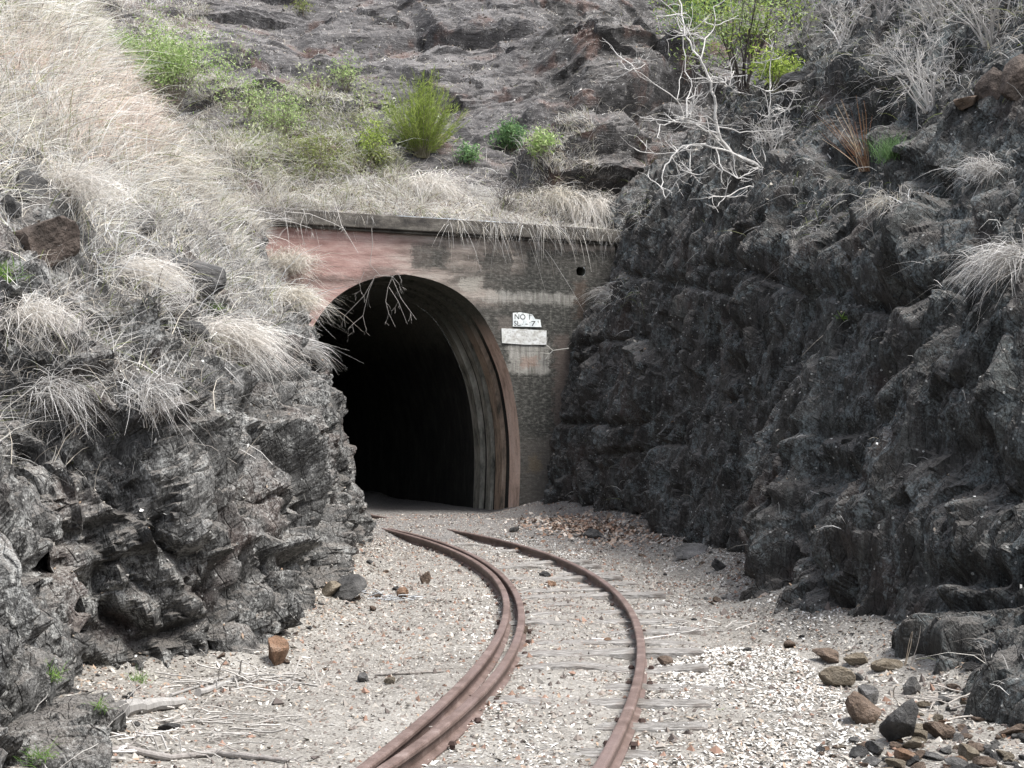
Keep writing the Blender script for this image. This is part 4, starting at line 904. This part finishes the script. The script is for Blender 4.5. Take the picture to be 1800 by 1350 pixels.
hang('hanging_twigs', 'twigs', 'pale curved twigs arching over the left end of the coping', [
 [(470, 385), (500, 372), (545, 376), (585, 392), (605, 402)], [(455, 395), (490, 385), (520, 392), (548, 402)], [(500, 372), (505, 400), (508, 425)], [(535, 376), (528, 395), (532, 418)], [(480, 378), (440, 400), (430, 430)], [(588, 350), (600, 395), (630, 445)]], yw - 1.0, (.6, .57, .53), .008)
hang('hanging_twigs', 'twigs', 'brown twigs dangling over the right half of the coping', [
 [(860, 340), (885, 380), (905, 405)], [(1000, 350), (1010, 395), (1005, 420)], [(950, 345), (935, 400), (940, 412)], [(1040, 350), (1060, 395), (1075, 420)], [(780, 345), (800, 385), (806, 410)]], float(W(wallhit(950, 420)[0], -0.3, 0)[1]), (.4, .37, .34), .007)
hang('twig', 'twig', 'small white forked twig caught on the wall beside the lower painted panel', [
 [(1000, 612), (972, 616), (960, 606), (963, 592)], [(972, 616), (966, 622), (950, 620)], [(966, 622), (958, 632)]], float(W(wallhit(972, 616)[0], -0.12, 0)[1]), (.6, .58, .52), .012, twig=0)
# ------------------------------------------------------------------ painted notices on the wall
def wallbox(name, pts, mat, label, cat, thick=0.02):
    uz = [wallhit(*p) for p in pts]; u0, z0 = uz[0]; m = MB(); k = len(uz)
    m.add([(u - u0, -thick, z - z0) for u, z in uz] + [(u - u0, 0, z - z0) for u, z in uz], [tuple(range(k)), tuple(range(k, 2 * k))[::-1]] + [(i, i + k, (i + 1) % k + k, (i + 1) % k) for i in range(k)])
    o = m.build(name, mat, col=False); o.location = W(u0, -0.003, z0); o.rotation_euler = (0, 0, WANG); return tag(o, label, cat), uz
t = NT('flaking_white_paint'); n = t.noise(14, 7, 0.75); n2b = t.noise(5, 4, 0.6)
M['paint'] = t.done(t.mix(t.mr(n, 0.56, 0.64), t.ramp(n2b, [(0.4, (0.62, 0.66, 0.66)), (0.6, (0.8, 0.82, 0.8))]), (0.2, 0.19, 0.17)), t.bump(n, .004))
t = NT('faded_white_paint'); n = t.noise(11, 7, 0.75, co=t.map((1, 1, 1.8))); n2b = t.noise(5, 4, 0.6)
M['paint_faded'] = t.done(t.mix(t.mr(n, 0.47, 0.62, 0, .75), t.ramp(n2b, [(0.4, (0.50, 0.50, 0.47)), (0.6, (0.66, 0.67, 0.66))]), (0.30, 0.28, 0.25)), t.bump(n, .004))
t = NT('black_lettering'); M['black'] = t.done((0.03, 0.03, 0.03))
s1, uz1 = wallbox('notice', [(901, 550), (914, 549), (935, 553), (940, 561), (949, 562), (951, 575), (901, 574)], M['paint'], 'small flaking white notice reading NO 1 SL.-7, above the wide faded one', 'notice')
s2, uz2 = wallbox('notice', [(881, 577), (921, 579), (960, 581), (960, 606), (922, 606), (882, 603)], M['paint_faded'], 'wide faded white panel on the portal wall right below the small notice', 'notice')
def text(body, px, py, hpx, parent, uz, thick=.0235, wide=1.0):
    cu = bpy.data.curves.new('lettering', 'FONT'); cu.body = body; cu.size = 1; o = bpy.data.objects.new('tmp', cu); COL.objects.link(o)
    dg = bpy.context.evaluated_depsgraph_get(); me = bpy.data.meshes.new_from_object(o.evaluated_get(dg)); bpy.data.objects.remove(o)
    me.name = 'lettering'; u, z = wallhit(px, py); sc = hpx / 83 / .7
    l = link('lettering', me, M['black'], parent); l.location = (u - uz[0][0], -thick, z - uz[0][1]); l.rotation_euler = (math.pi / 2, 0, 0); l.scale = (sc * wide, sc, sc); return l
text('NO 1', 903, 561, 9.5, s1, uz1, wide=1.05); text('SL.', 902.5, 572.5, 9, s1, uz1, wide=1.0); text('- 7', 922, 572.5, 9, s1, uz1, wide=1.5)
# faint worn marks on the wide panel
m = MB()
for k in range(34):
    u, z = wallhit(random.uniform(885, 955), random.choice([585, 592, 599]) + random.uniform(-1, 1)); w_ = random.uniform(.008, .02); h_ = random.uniform(.015, .045)
    x0 = u - uz2[0][0]; z0 = z - uz2[0][1]; m.add([(x0, -.0225, z0), (x0 + w_, -.0225, z0), (x0 + w_ * .8, -.0225, z0 + h_), (x0 + .003, -.0225, z0 + h_)], [(0, 1, 2, 3)])
t = NT('worn_grey_marks'); M['worn'] = t.done((0.33, 0.33, 0.32)); m.build('worn_marks', M['worn'], s2, col=False)

# ------------------------------------------------------------------ stones
def stone_mat(name, a, b2, c3):
    t = NT(name); n = t.noise(2.2, 6, 0.7); nf = t.noise(9, 5, 0.75)
    return t.done(t.mix(t.mr(nf, .45, .7, 0, .6), t.ramp(n, [(0.35, a), (0.5, b2), (0.68, c3)]), a), t.bump(t.math('ADD', n, t.math('MULTIPLY', nf, .4)), 0.06))
M['st_grey'] = stone_mat('grey_stone', (.05, .048, .045), (.14, .135, .13), (.28, .27, .26))
M['st_brown'] = stone_mat('brown_stone', (.06, .045, .035), (.16, .115, .085), (.27, .21, .17))
M['st_orange'] = stone_mat('orange_stone', (.11, .07, .045), (.25, .15, .095), (.36, .25, .18))
M['st_dark'] = stone_mat('dark_stone', (.02, .02, .02), (.06, .058, .056), (.14, .135, .13))
M['st_umber'] = stone_mat('umber_stone', (.03, .024, .02), (.085, .066, .055), (.16, .125, .105))
M['st_tan'] = stone_mat('tan_stone', (.10, .08, .055), (.21, .175, .13), (.32, .28, .22))
import bmesh
def stone_mesh(seed, sub=3, amp=.5):
    bm = bmesh.new(); bmesh.ops.create_icosphere(bm, subdivisions=sub, radius=.5); P = np.array([tuple(v.co) for v in bm.verts])
    rr = np.random.default_rng(seed); Nn = rr.normal(size=(9, 3)); Nn /= np.linalg.norm(Nn, axis=1, keepdims=True); dd = rr.uniform(.20, .40, 9)
    for k in range(9):       # cut flat facets
        s = P @ Nn[k]; P = P - np.where(s > dd[k], s - dd[k], 0)[:, None] * Nn[k]
    P = P + P * (0.07 * fbm(P * 4, seed, 3))[:, None]
    P = P + P * (0.06 * fbm(P * 13, seed + 5, 2))[:, None]
    for v, p in zip(bm.verts, P): v.co = p
    me = bpy.data.meshes.new('stone'); bm.to_mesh(me); bm.free(); return me
SMH = {}
def stone(p, size, mat, label=None, cat='stone', group=None, rot=None, name='stone', seed=None, sink=.18, sub=None):
    seed = random.randint(1, 9) if seed is None else seed; sub = sub or (4 if max(size) > .3 else 3)
    key = (seed, mat, sub)
    if key not in SMH: me = stone_mesh(seed, sub); me.materials.append(M[mat]); SMH[key] = me
    o = bpy.data.objects.new(name, SMH[key]); COL.objects.link(o); o.scale = size; o.location = (p[0], p[1], p[2] + size[2] * (.5 - sink) * .8)
    o.rotation_euler = rot or (random.uniform(-.3, .3), random.uniform(-.3, .3), random.uniform(0, 6.28)); return tag(o, label, cat, group)
def pst(px, py, wpx, hpx, mat, label, seed=None, cat='stone', group=None, which='G', name='stone', dr=1.0, sink=.12, rot=None):
    p, nm = pick(px, py + hpx * .5, which); s = p.y / F; return stone(p, (wpx * s * 1.15, wpx * s * dr, hpx * s * 1.25), mat, label, cat, group, rot, name, seed, sink)
for a in [
 (486, 1140, 44, 50, 'st_orange', 'orange brown broken stone standing at the foot of the left rock face', 3),
 (605, 1028, 74, 46, 'st_dark', 'dark boulder with rust edge at the base of the left rock corner', 2),
 (580, 1035, 40, 26, 'st_tan', 'cream coloured slab leaning behind the dark boulder on the left', 5),
 (640, 1190, 24, 16, 'st_grey', 'small grey stone in the dirt left of the rails, one of two side by side', 1),
 (685, 1195, 20, 14, 'st_tan', 'small tan stone in the dirt nearer the rails, one of two side by side', 4),
 (747, 1014, 20, 24, 'st_brown', 'upright brown stone left of the check rail near the bend', 6),
 (708, 1042, 22, 20, 'st_orange', 'rusty stone in the dirt between the left rock corner and the rails', 7),
 (971, 1024, 24, 13, 'st_orange', 'reddish stone lying between the rails', 8),
 (958, 1008, 22, 10, 'st_dark', 'dark stone between the rails just beyond the reddish one', 2),
 (1068, 1125, 16, 8, 'st_orange', 'small rust coloured stone inside the outer rail', 3),
 (922, 1107, 16, 18, 'st_brown', 'stone wedged against the inner running rail at the bend', 1),
 (1168, 1160, 30, 16, 'st_brown', 'brown stone right of the outer rail on bare dirt', 4),
 (1390, 1131, 30, 14, 'st_brown', 'flat brown stone on the dirt near the right rock face', 6),
 (1258, 1053, 20, 10, 'st_brown', 'small dark stone on the right verge below the grey slab', 5),
 (1314, 1142, 16, 8, 'st_dark', 'small dark stone alone on the dirt left of the flat brown one', 7),
 (1283, 1165, 18, 9, 'st_tan', 'small ochre stone at the edge of the white litter', 8),
 (1216, 966, 60, 20, 'st_grey', 'flat pale grey slab at the foot of the right rock face', 9),
 (1262, 992, 30, 20, 'st_dark', 'dark stone just right of the flat pale slab', 3),
 (1045, 935, 40, 16, 'st_dark', 'dark stone on the leaf heap beside the tunnel mouth', 2),
 (903, 930, 18, 9, 'st_dark', 'small dark stone by the buried end of the outer rail', 4),
 (913, 966, 22, 10, 'st_orange', 'rusty lump lying against the outer rail near its buried end', 6),
 (1510, 1240, 74, 56, 'st_brown', 'pinkish brown boulder in the pile at the lower right', 1),
 (1580, 1262, 72, 84, 'st_dark', 'large dark jagged boulder in the middle of the lower right pile', 5),
 (1470, 1190, 60, 36, 'st_tan', 'ochre brown stone at the back left of the lower right pile', 7),
 (1525, 1222, 40, 46, 'st_grey', 'grey stone squeezed between the pinkish and dark boulders', 3),
 (1510, 1155, 60, 24, 'st_tan', 'pale flat stone at the foot of the right rock face', 8),
 (1560, 1165, 50, 24, 'st_tan', 'tan stone right next to the pale flat one', 2),
 (1455, 1150, 60, 24, 'st_brown', 'brown stone left of the pale flat one at the rock foot', 6),
 (1650, 1280, 50, 34, 'st_brown', 'rounded brown stone right of the dark jagged boulder', 9),
 (1540, 1312, 40, 28, 'st_grey', 'grey brown stone in front of the dark jagged boulder', 4),
 (1605, 1200, 34, 40, 'st_grey', 'bleached grey stone standing behind the dark jagged boulder', 8),
 (1720, 1212, 50, 26, 'st_grey', 'grey flat stone under the low rock slab at right', 1),
 (1590, 1328, 44, 26, 'st_orange', 'orange brown stone at the bottom edge of the right rubble', 3),
 (1700, 1320, 46, 30, 'st_tan', 'tan angular stone at the bottom edge near the right corner', 5)]:
    pst(a[0], a[1], a[2], a[3], a[4], a[5], a[6])
for a in [
 (45, 312, 90, 70, 'st_dark', 'rounded dark boulder poking out of the grass at the left edge', 5, 1.2),
 (70, 390, 150, 120, 'st_umber', 'big reddish brown boulder under the rounded dark one, left edge', 3, 1.1),
 (125, 405, 42, 50, 'st_grey', 'grey angular stone right of the big reddish boulder', 6, 1),
 (15, 345, 50, 50, 'st_dark', 'dark stone cut by the left edge beside the rounded boulder', 2, 1),
 (255, 380, 60, 50, 'st_dark', 'dark stone in the grass in the middle of the left bank', 8, 1),
 (322, 568, 84, 60, 'st_dark', 'dark pointed stone jutting from the left bank above the sweeping tussock', 1, 1.1),
 (325, 455, 130, 70, 'st_dark', 'broad dark stone in the bank below the grey twigs', 4, 1)]:
    pst(a[0], a[1], a[2], a[3], a[4], a[5], a[6], 'boulder', None, 'L', 'boulder', a[7], .45)
for a in [
 (1742, 125, 50, 66, 'st_umber', 'square olive brown block standing on the ledge at upper right', 2, 1),
 (1785, 115, 60, 90, 'st_umber', 'tall brown block at the right edge beside the square one', 7, 1),
 (1705, 170, 60, 24, 'st_brown', 'mossy brown stone on the ledge left of the square block', 3, 1),
 (1690, 185, 18, 10, 'st_tan', 'small cream pebble like stone under the mossy one', 1, 1),
 (1405, 135, 70, 26, 'st_grey', 'pale grey slab right of the tall green shrub', 4, 1)]:
    pst(a[0], a[1], a[2], a[3], a[4], a[5], a[6], 'boulder', None, 'R', 'boulder', a[7], .4)
# rubble at the lower right: many alike
rub = 'loose rubble at the lower right'
RUBC = {'st_grey': 'grey', 'st_brown': 'brown', 'st_orange': 'orange', 'st_tan': 'tan', 'st_dark': 'dark'}
cnt = 0
while cnt < 190:
    x, y = random.uniform(1440, 1830), random.uniform(1170, 1370)
    if y < 1160 + (1800 - x) * .35 + random.uniform(-20, 50) or (x < 1560 and random.random() < .6): continue
    p, nm = pick(x, y, 'G'); s = random.choice([.04, .05, .05, .06, .07, .09, .12]); mt = random.choice(['st_grey', 'st_brown', 'st_brown', 'st_orange', 'st_tan', 'st_dark', 'st_tan'])
    stone(p, (s * random.uniform(.8, 1.5), s, s * random.uniform(.45, .8)), mt, 'loose %s rubble stone in the heap at the lower right corner' % RUBC[mt], 'stone', rub + ', ' + RUBC[mt]); cnt += 1
ft = 'loose stones along the foot of the rock faces'
for k in range(90):
    if random.random() < .5: Y = random.uniform(9, 27); x = float(np.interp(Y, FRw[:, 1], FRw[:, 0])) - abs(random.gauss(0, .5)) - .05; side = 'right'
    else: Y = random.uniform(8, 21); x = float(np.interp(Y, FLw[:, 1], FLw[:, 0])) + abs(random.gauss(0, .4)) + .05; side = 'left'
    s = random.choice([.04, .05, .06, .08, .11]); mt = random.choice(['st_grey', 'st_brown', 'st_dark', 'st_dark'])
    stone((x, Y, gz(x, Y)), (s * random.uniform(.9, 1.6), s, s * .6), mt, 'small %s stone scattered along the foot of the %s rock face' % (RUBC[mt], side), 'stone', ft + ' ' + side + ' ' + RUBC[mt])

# ------------------------------------------------------------------ dead wood
def log(pts, r, label, name='log', cat='log', col=(.26, .25, .235), twigs=0, z=None):
    P3 = []
    for x, y in pts: p, _ = pick(x, y, 'G'); P3.append(p + Vector((0, 0, r * .7 + random.uniform(0, r * .5))))
    base = P3[0].copy(); m = MB(); m.col = col; out = []
    Q = [p - base for p in P3]
    for a_, b_ in zip(Q[:-1], Q[1:]):
        for j in range(4): out.append(a_.lerp(b_, j / 4) + Vector((random.gauss(0, r * .12), random.gauss(0, r * .12), random.gauss(0, r * .12))))
    out.append(Q[-1]); n_ = len(out); m.tube(out, [r * (1 - .45 * i / n_) * random.uniform(.88, 1.08) for i in range(n_)], 9); tips = []
    for k in range(twigs):
        i = random.randrange(n_); crooked(m, out[i].copy(), Vector((random.gauss(0, 1), random.gauss(0, 1), abs(random.gauss(0, .25)))).normalized(), random.uniform(.15, .4), r * .25, 1, tips, 0, .5)
    o = m.build(name, M['wood']); o.location = base; return tag(o, label, cat)
log([(212, 1258), (262, 1250), (322, 1244)], .055, 'thick grey weathered log lying below the low left boulder')
log([(350, 1224), (385, 1210), (428, 1196)], .028, 'pale bleached log lying right of the thick grey one')
log([(300, 1225), (340, 1212), (400, 1190)], .012, 'thin stick leaning behind the pale bleached log', 'stick', 'stick')
log([(150, 1332), (215, 1322), (300, 1338), (380, 1328), (450, 1336), (505, 1342)], .022, 'long dark stick snaking along the bottom left edge', 'stick', 'stick', (.2, .18, .165), 5)
log([(60, 1346), (150, 1335), (220, 1340)], .014, 'grey stick at the bottom left corner', 'stick', 'stick', (.45, .43, .4), 3)
log([(660, 1188), (720, 1186), (780, 1182)], .012, 'dark stick in the dirt left of the check rail', 'stick', 'stick', (.16, .14, .12), 3)
log([(1330, 1012), (1360, 1024), (1378, 1034)], .010, 'thin pale stick leaning on the foot of the right rock face', 'stick', 'stick', (.6, .57, .53))
log([(1040, 1125), (1110, 1128), (1170, 1120), (1245, 1108)], .010, 'long thin pale stick across the dirt right of the outer rail', 'stick', 'stick', (.55, .52, .5), 2)
log([(1010, 945), (1040, 938), (1058, 945), (1075, 952)], .022, 'dark crooked stick on the brown leaf heap', 'stick', 'stick', (.07, .06, .055), 1)
stems(1608, 1172, 3, .38, np.array([(.55, .5, .45), (.45, .38, .3)]), 'thin dry stalk standing at the foot of the right rock face', (.25, 0), 'dry_stalk', 'dry stalk', .004, .1, .08)
stems(1495, 1145, 2, .22, np.array([(.6, .57, .52)]), 'short pale stalk at the rock foot left of the taller one', (-.1, 0), 'dry_stalk', 'dry stalk', .003, .1, .08)
def twigheap(px, py, w, n, label, col, L=.3):
    p0, _ = pick(px, py, 'G'); m = MB(); tips = []
    for k in range(n):
        x = random.gauss(0, w); y = random.gauss(0, w * .7); z = gz(p0.x + x, p0.y + y) - p0.z + random.uniform(.005, .05); a = random.uniform(0, 6.28)
        k_ = random.uniform(.6, 1.15); m.col = tuple(c * k_ for c in col); d = Vector((math.cos(a), math.sin(a), random.gauss(0.05, .18))).normalized(); q = Vector((x, y, z)); pts = [q.copy()]
        for i in range(6): d = (d + Vector((random.gauss(0, .3), random.gauss(0, .3), random.gauss(0, .08) - .02))).normalized(); q = q + d * L * random.uniform(.5, 1.2) / 6; q.z = max(q.z, .01); pts.append(q.copy())
        m.tube(pts, random.choice([.003, .004, .006]), 4)
    o = m.build('twig_litter', M['wood']); o.location = p0; return tag(o, label, 'twigs', kind='stuff')
twigheap(330, 1285, .42, 50, 'tangle of grey curled twigs around the thick log at lower left', (.38, .36, .33))
twigheap(420, 1200, .28, 70, 'twigs heaped against the rock foot beside the pale log', (.42, .4, .37))
twigheap(690, 1055, .22, 50, 'blue grey twigs and chips by the left rock corner', (.4, .42, .44), .15)
twigheap(160, 1300, .30, 26, 'thin white twigs in front of the near left rock', (.6, .58, .55))
twigheap(1205, 1110, .25, 24, 'few dry twigs on the dirt right of the outer rail', (.5, .48, .45))
twigheap(1700, 1240, .35, 26, 'dry twigs on the slope under the low rock slab at right', (.5, .45, .4))

# ------------------------------------------------------------------ litter and gravel
def chips(P, size, colr, elong=1.7, lift=.006, tilt=.35, name='litter'):
    n = len(P); a = RNG.uniform(0, 2 * math.pi, n); d = np.stack([np.cos(a), np.sin(a), RNG.normal(0, tilt, n)], 1); s = np.stack([-np.sin(a), np.cos(a), RNG.normal(0, tilt, n)], 1)
    L = (size * elong * .5)[:, None]; Wd = (size * .5)[:, None]; c = P + np.array([0, 0, 1]) * lift; up = np.zeros((n, 3)); up[:, 2] = size * RNG.uniform(-.05, .35, n)
    V = np.stack([c - d * L, c - s * Wd - d * L * .1 + up, c + d * L, c + s * Wd + d * L * .1 + up * .3], 1).reshape(-1, 3)
    Fq = np.arange(n * 4).reshape(n, 4); T = np.concatenate([Fq[:, [0, 1, 3]], Fq[:, [1, 2, 3]]]); return npmesh(name, V, T, 3, col=np.repeat(colr, 4, axis=0))
def gsample(dens, mf):
    P = surf_samples(GG, dens, mf); return P
WC = np.array([(.56, .55, .52), (.45, .435, .41), (.76, .75, .72), (.40, .37, .33), (.30, .26, .22)])
MC = np.array([(.50, .475, .43), (.38, .35, .30), (.27, .225, .18), (.14, .115, .095), (.30, .22, .16), (.50, .485, .45), (.11, .10, .085)])
def mwhite(px, py, P):
    n = pnoise(P * [1, 1, 0], 1.4, 21); m = inpoly(px + 60 * n, py + 40 * n, [(1120, 1200), (1200, 1150), (1420, 1160), (1520, 1260), (1560, 1500), (1060, 1500)]) * 1.0
    for (x, y, rx, ry, a) in ((1290, 1000, 120, 30, .35), (980, 985, 60, 18, .5), (910, 960, 50, 12, .6), (900, 1300, 200, 60, .2), (1400, 1090, 60, 40, .45), (860, 1100, 60, 60, .25), (880, 1230, 60, 60, .3), (1180, 1060, 50, 20, .3)):
        m = np.maximum(m, a * np.exp(-((px - x) / rx) ** 2 - ((py - y) / ry) ** 2))
    return m * (py < 1500) * np.clip(.65 + n * 1.6, .1, 1.3)
P = gsample(3000, mwhite); n = len(P); tag(link('leaf_litter', chips(P, RNG.gamma(6, .0019, n), pal(WC, n), 2.6), M['chips']), 'bleached white leaf and bark litter right of the track', 'litter', kind='stuff'); k1 = n
def mmix(px, py, P):
    n = pnoise(P * [1, 1, 0], 1.1, 25); X, Y = P[..., 0], P[..., 1]; fx = np.interp(Y, FLw[:, 1], FLw[:, 0]); rx = np.interp(Y, FRw[:, 1], FRw[:, 0])
    e = np.minimum(np.abs(X - fx), np.abs(X - rx)); return (.18 + .5 * np.clip(n * 2, 0, 1) + .9 * np.exp(-(e / .5) ** 2)) * (X > fx - .3) * (X < rx + .3) * (Y < 27)
P = gsample(650, mmix); n = len(P); tag(link('leaf_litter', chips(P, RNG.gamma(5, .0025, n), pal(MC, n), 2.3), M['chips']), 'mixed brown and pale leaf litter over the whole cutting floor', 'litter', kind='stuff'); k2 = n
def mrust(px, py, P):
    return np.exp(-((px - 1030) / 75) ** 2 - ((py - 925) / 14) ** 2) + .5 * np.exp(-((px - 1100) / 60) ** 2 - ((py - 945) / 12) ** 2)
P = gsample(700, mrust); n = len(P); RC = np.array([(.34, .24, .18), (.44, .34, .27), (.22, .14, .10), (.50, .45, .40)])
tag(link('leaf_litter', chips(P, RNG.gamma(5, .008, n), pal(RC, n), tilt=.5), M['chips']), 'heap of orange brown dead leaves beside the tunnel mouth', 'litter', kind='stuff')
# gravel: little irregular octahedra
P = gsample(330, lambda px, py, P: (.35 + .65 * np.clip(pnoise(P * [1, 1, 0], 1.7, 29) * 3, 0, 1)) * (P[..., 0] > np.interp(P[..., 1], FLw[:, 1], FLw[:, 0]) - .2) * (P[..., 0] < np.interp(P[..., 1], FRw[:, 1], FRw[:, 0]) + .2) * (P[..., 1] < 30)); n = len(P)
oc = np.array([(1, 0, 0), (-1, 0, 0), (0, 1, 0), (0, -1, 0), (0, 0, 1), (0, 0, -1)], float); of = np.array([(0, 2, 4), (2, 1, 4), (1, 3, 4), (3, 0, 4), (2, 0, 5), (1, 2, 5), (3, 1, 5), (0, 3, 5)])
s = RNG.gamma(4, .0032, n); V = P[:, None] + oc[None] * s[:, None, None] * RNG.uniform(.5, 1.3, (n, 6, 1)) + RNG.normal(0, .25, (n, 6, 3)) * s[:, None, None]; Fo = (np.arange(n) * 6)[:, None, None] + of[None]
GC = np.array([(.30, .27, .24), (.20, .17, .15), (.12, .10, .09), (.42, .39, .35), (.25, .16, .12)])
tag(link('gravel', npmesh('gravel', V.reshape(-1, 3), Fo.reshape(-1, 3), 3, col=np.repeat(pal(GC, n), 6, axis=0)), M['chips']), 'grey and brown ballast gravel between and around the rails', 'gravel', kind='stuff')
# flakes and leaves caught on the rock
def ledge(G, sgn, dens, lab):
    N = gnormals(G) * sgn; nz = N[:-1, :-1, 2]
    P = surf_samples(G, dens, lambda px, py, P: np.clip((nz - .3) * 2, 0.02, 1) * (P[..., 1] < 40) * (.2 + .8 * (pnoise(P, 1.3, 61) > .05)) * (py < 1250)); n = len(P)
    tag(link('leaf_litter', chips(P, RNG.gamma(5, .0045, n) * (P[:, 1] / 20) ** .6, pal(np.vstack([WC, MC, MC]) * .85, n), tilt=.5, lift=.012), M['chips']), lab, 'litter', kind='stuff'); return n
k3 = ledge(GL, outsign(GL, 1), 90, 'dead leaves and flakes caught on the left rock ledges'); k3 += ledge(GR, outsign(GR, -1), 60, 'dead leaves caught on the ledges of the right rock face'); k3 += ledge(HG, sH, 55, 'pale leaf litter scattered over the slope above the portal')
print('litter', k1, k2, n, k3)
# ------------------------------------------------------------------ camera, sky and sun
cam = bpy.data.cameras.new('camera'); cam.lens = 48; cam.sensor_width = 36; cam.clip_end = 500; cam.clip_start = 0.05
co = bpy.data.objects.new('camera', cam); COL.objects.link(co); co.location = (0, 0, CAMZ); co.rotation_euler = (math.pi / 2 + TH, 0, 0); SC.camera = co
EL, AZ = math.radians(62), math.radians(120)     # azimuth of the sun measured clockwise from +Y
w = bpy.data.worlds.new('World'); SC.world = w; w.use_nodes = True; nt = w.node_tree
sky = nt.nodes.new('ShaderNodeTexSky'); sky.sky_type = 'NISHITA'; sky.sun_disc = False; sky.sun_elevation = EL; sky.sun_rotation = AZ
sky.dust_density = 3.0; sky.air_density = 1.0; sky.ozone_density = 1.0
bg = nt.nodes['Background']; hs_ = nt.nodes.new('ShaderNodeHueSaturation'); hs_.inputs['Saturation'].default_value = 0.45; nt.links.new(sky.outputs[0], hs_.inputs['Color']); nt.links.new(hs_.outputs[0], bg.inputs[0]); bg.inputs[1].default_value = 0.15
sd = bpy.data.lights.new('sun', 'SUN'); sd.energy = 2.3; sd.angle = math.radians(22); sd.color = (1.0, 0.985, 0.955)
so = bpy.data.objects.new('sun', sd); COL.objects.link(so)
dvec = Vector((math.sin(AZ) * math.cos(EL), math.cos(AZ) * math.cos(EL), math.sin(EL))); so.rotation_euler = dvec.to_track_quat('Z', 'Y').to_euler(); so.location = dvec * 40
SC.view_settings.view_transform = 'Standard'; SC.view_settings.look = 'None'; SC.view_settings.exposure = 1.35; SC.view_settings.gamma = 1
SC.cycles.max_bounces = 6; SC.cycles.diffuse_bounces = 4
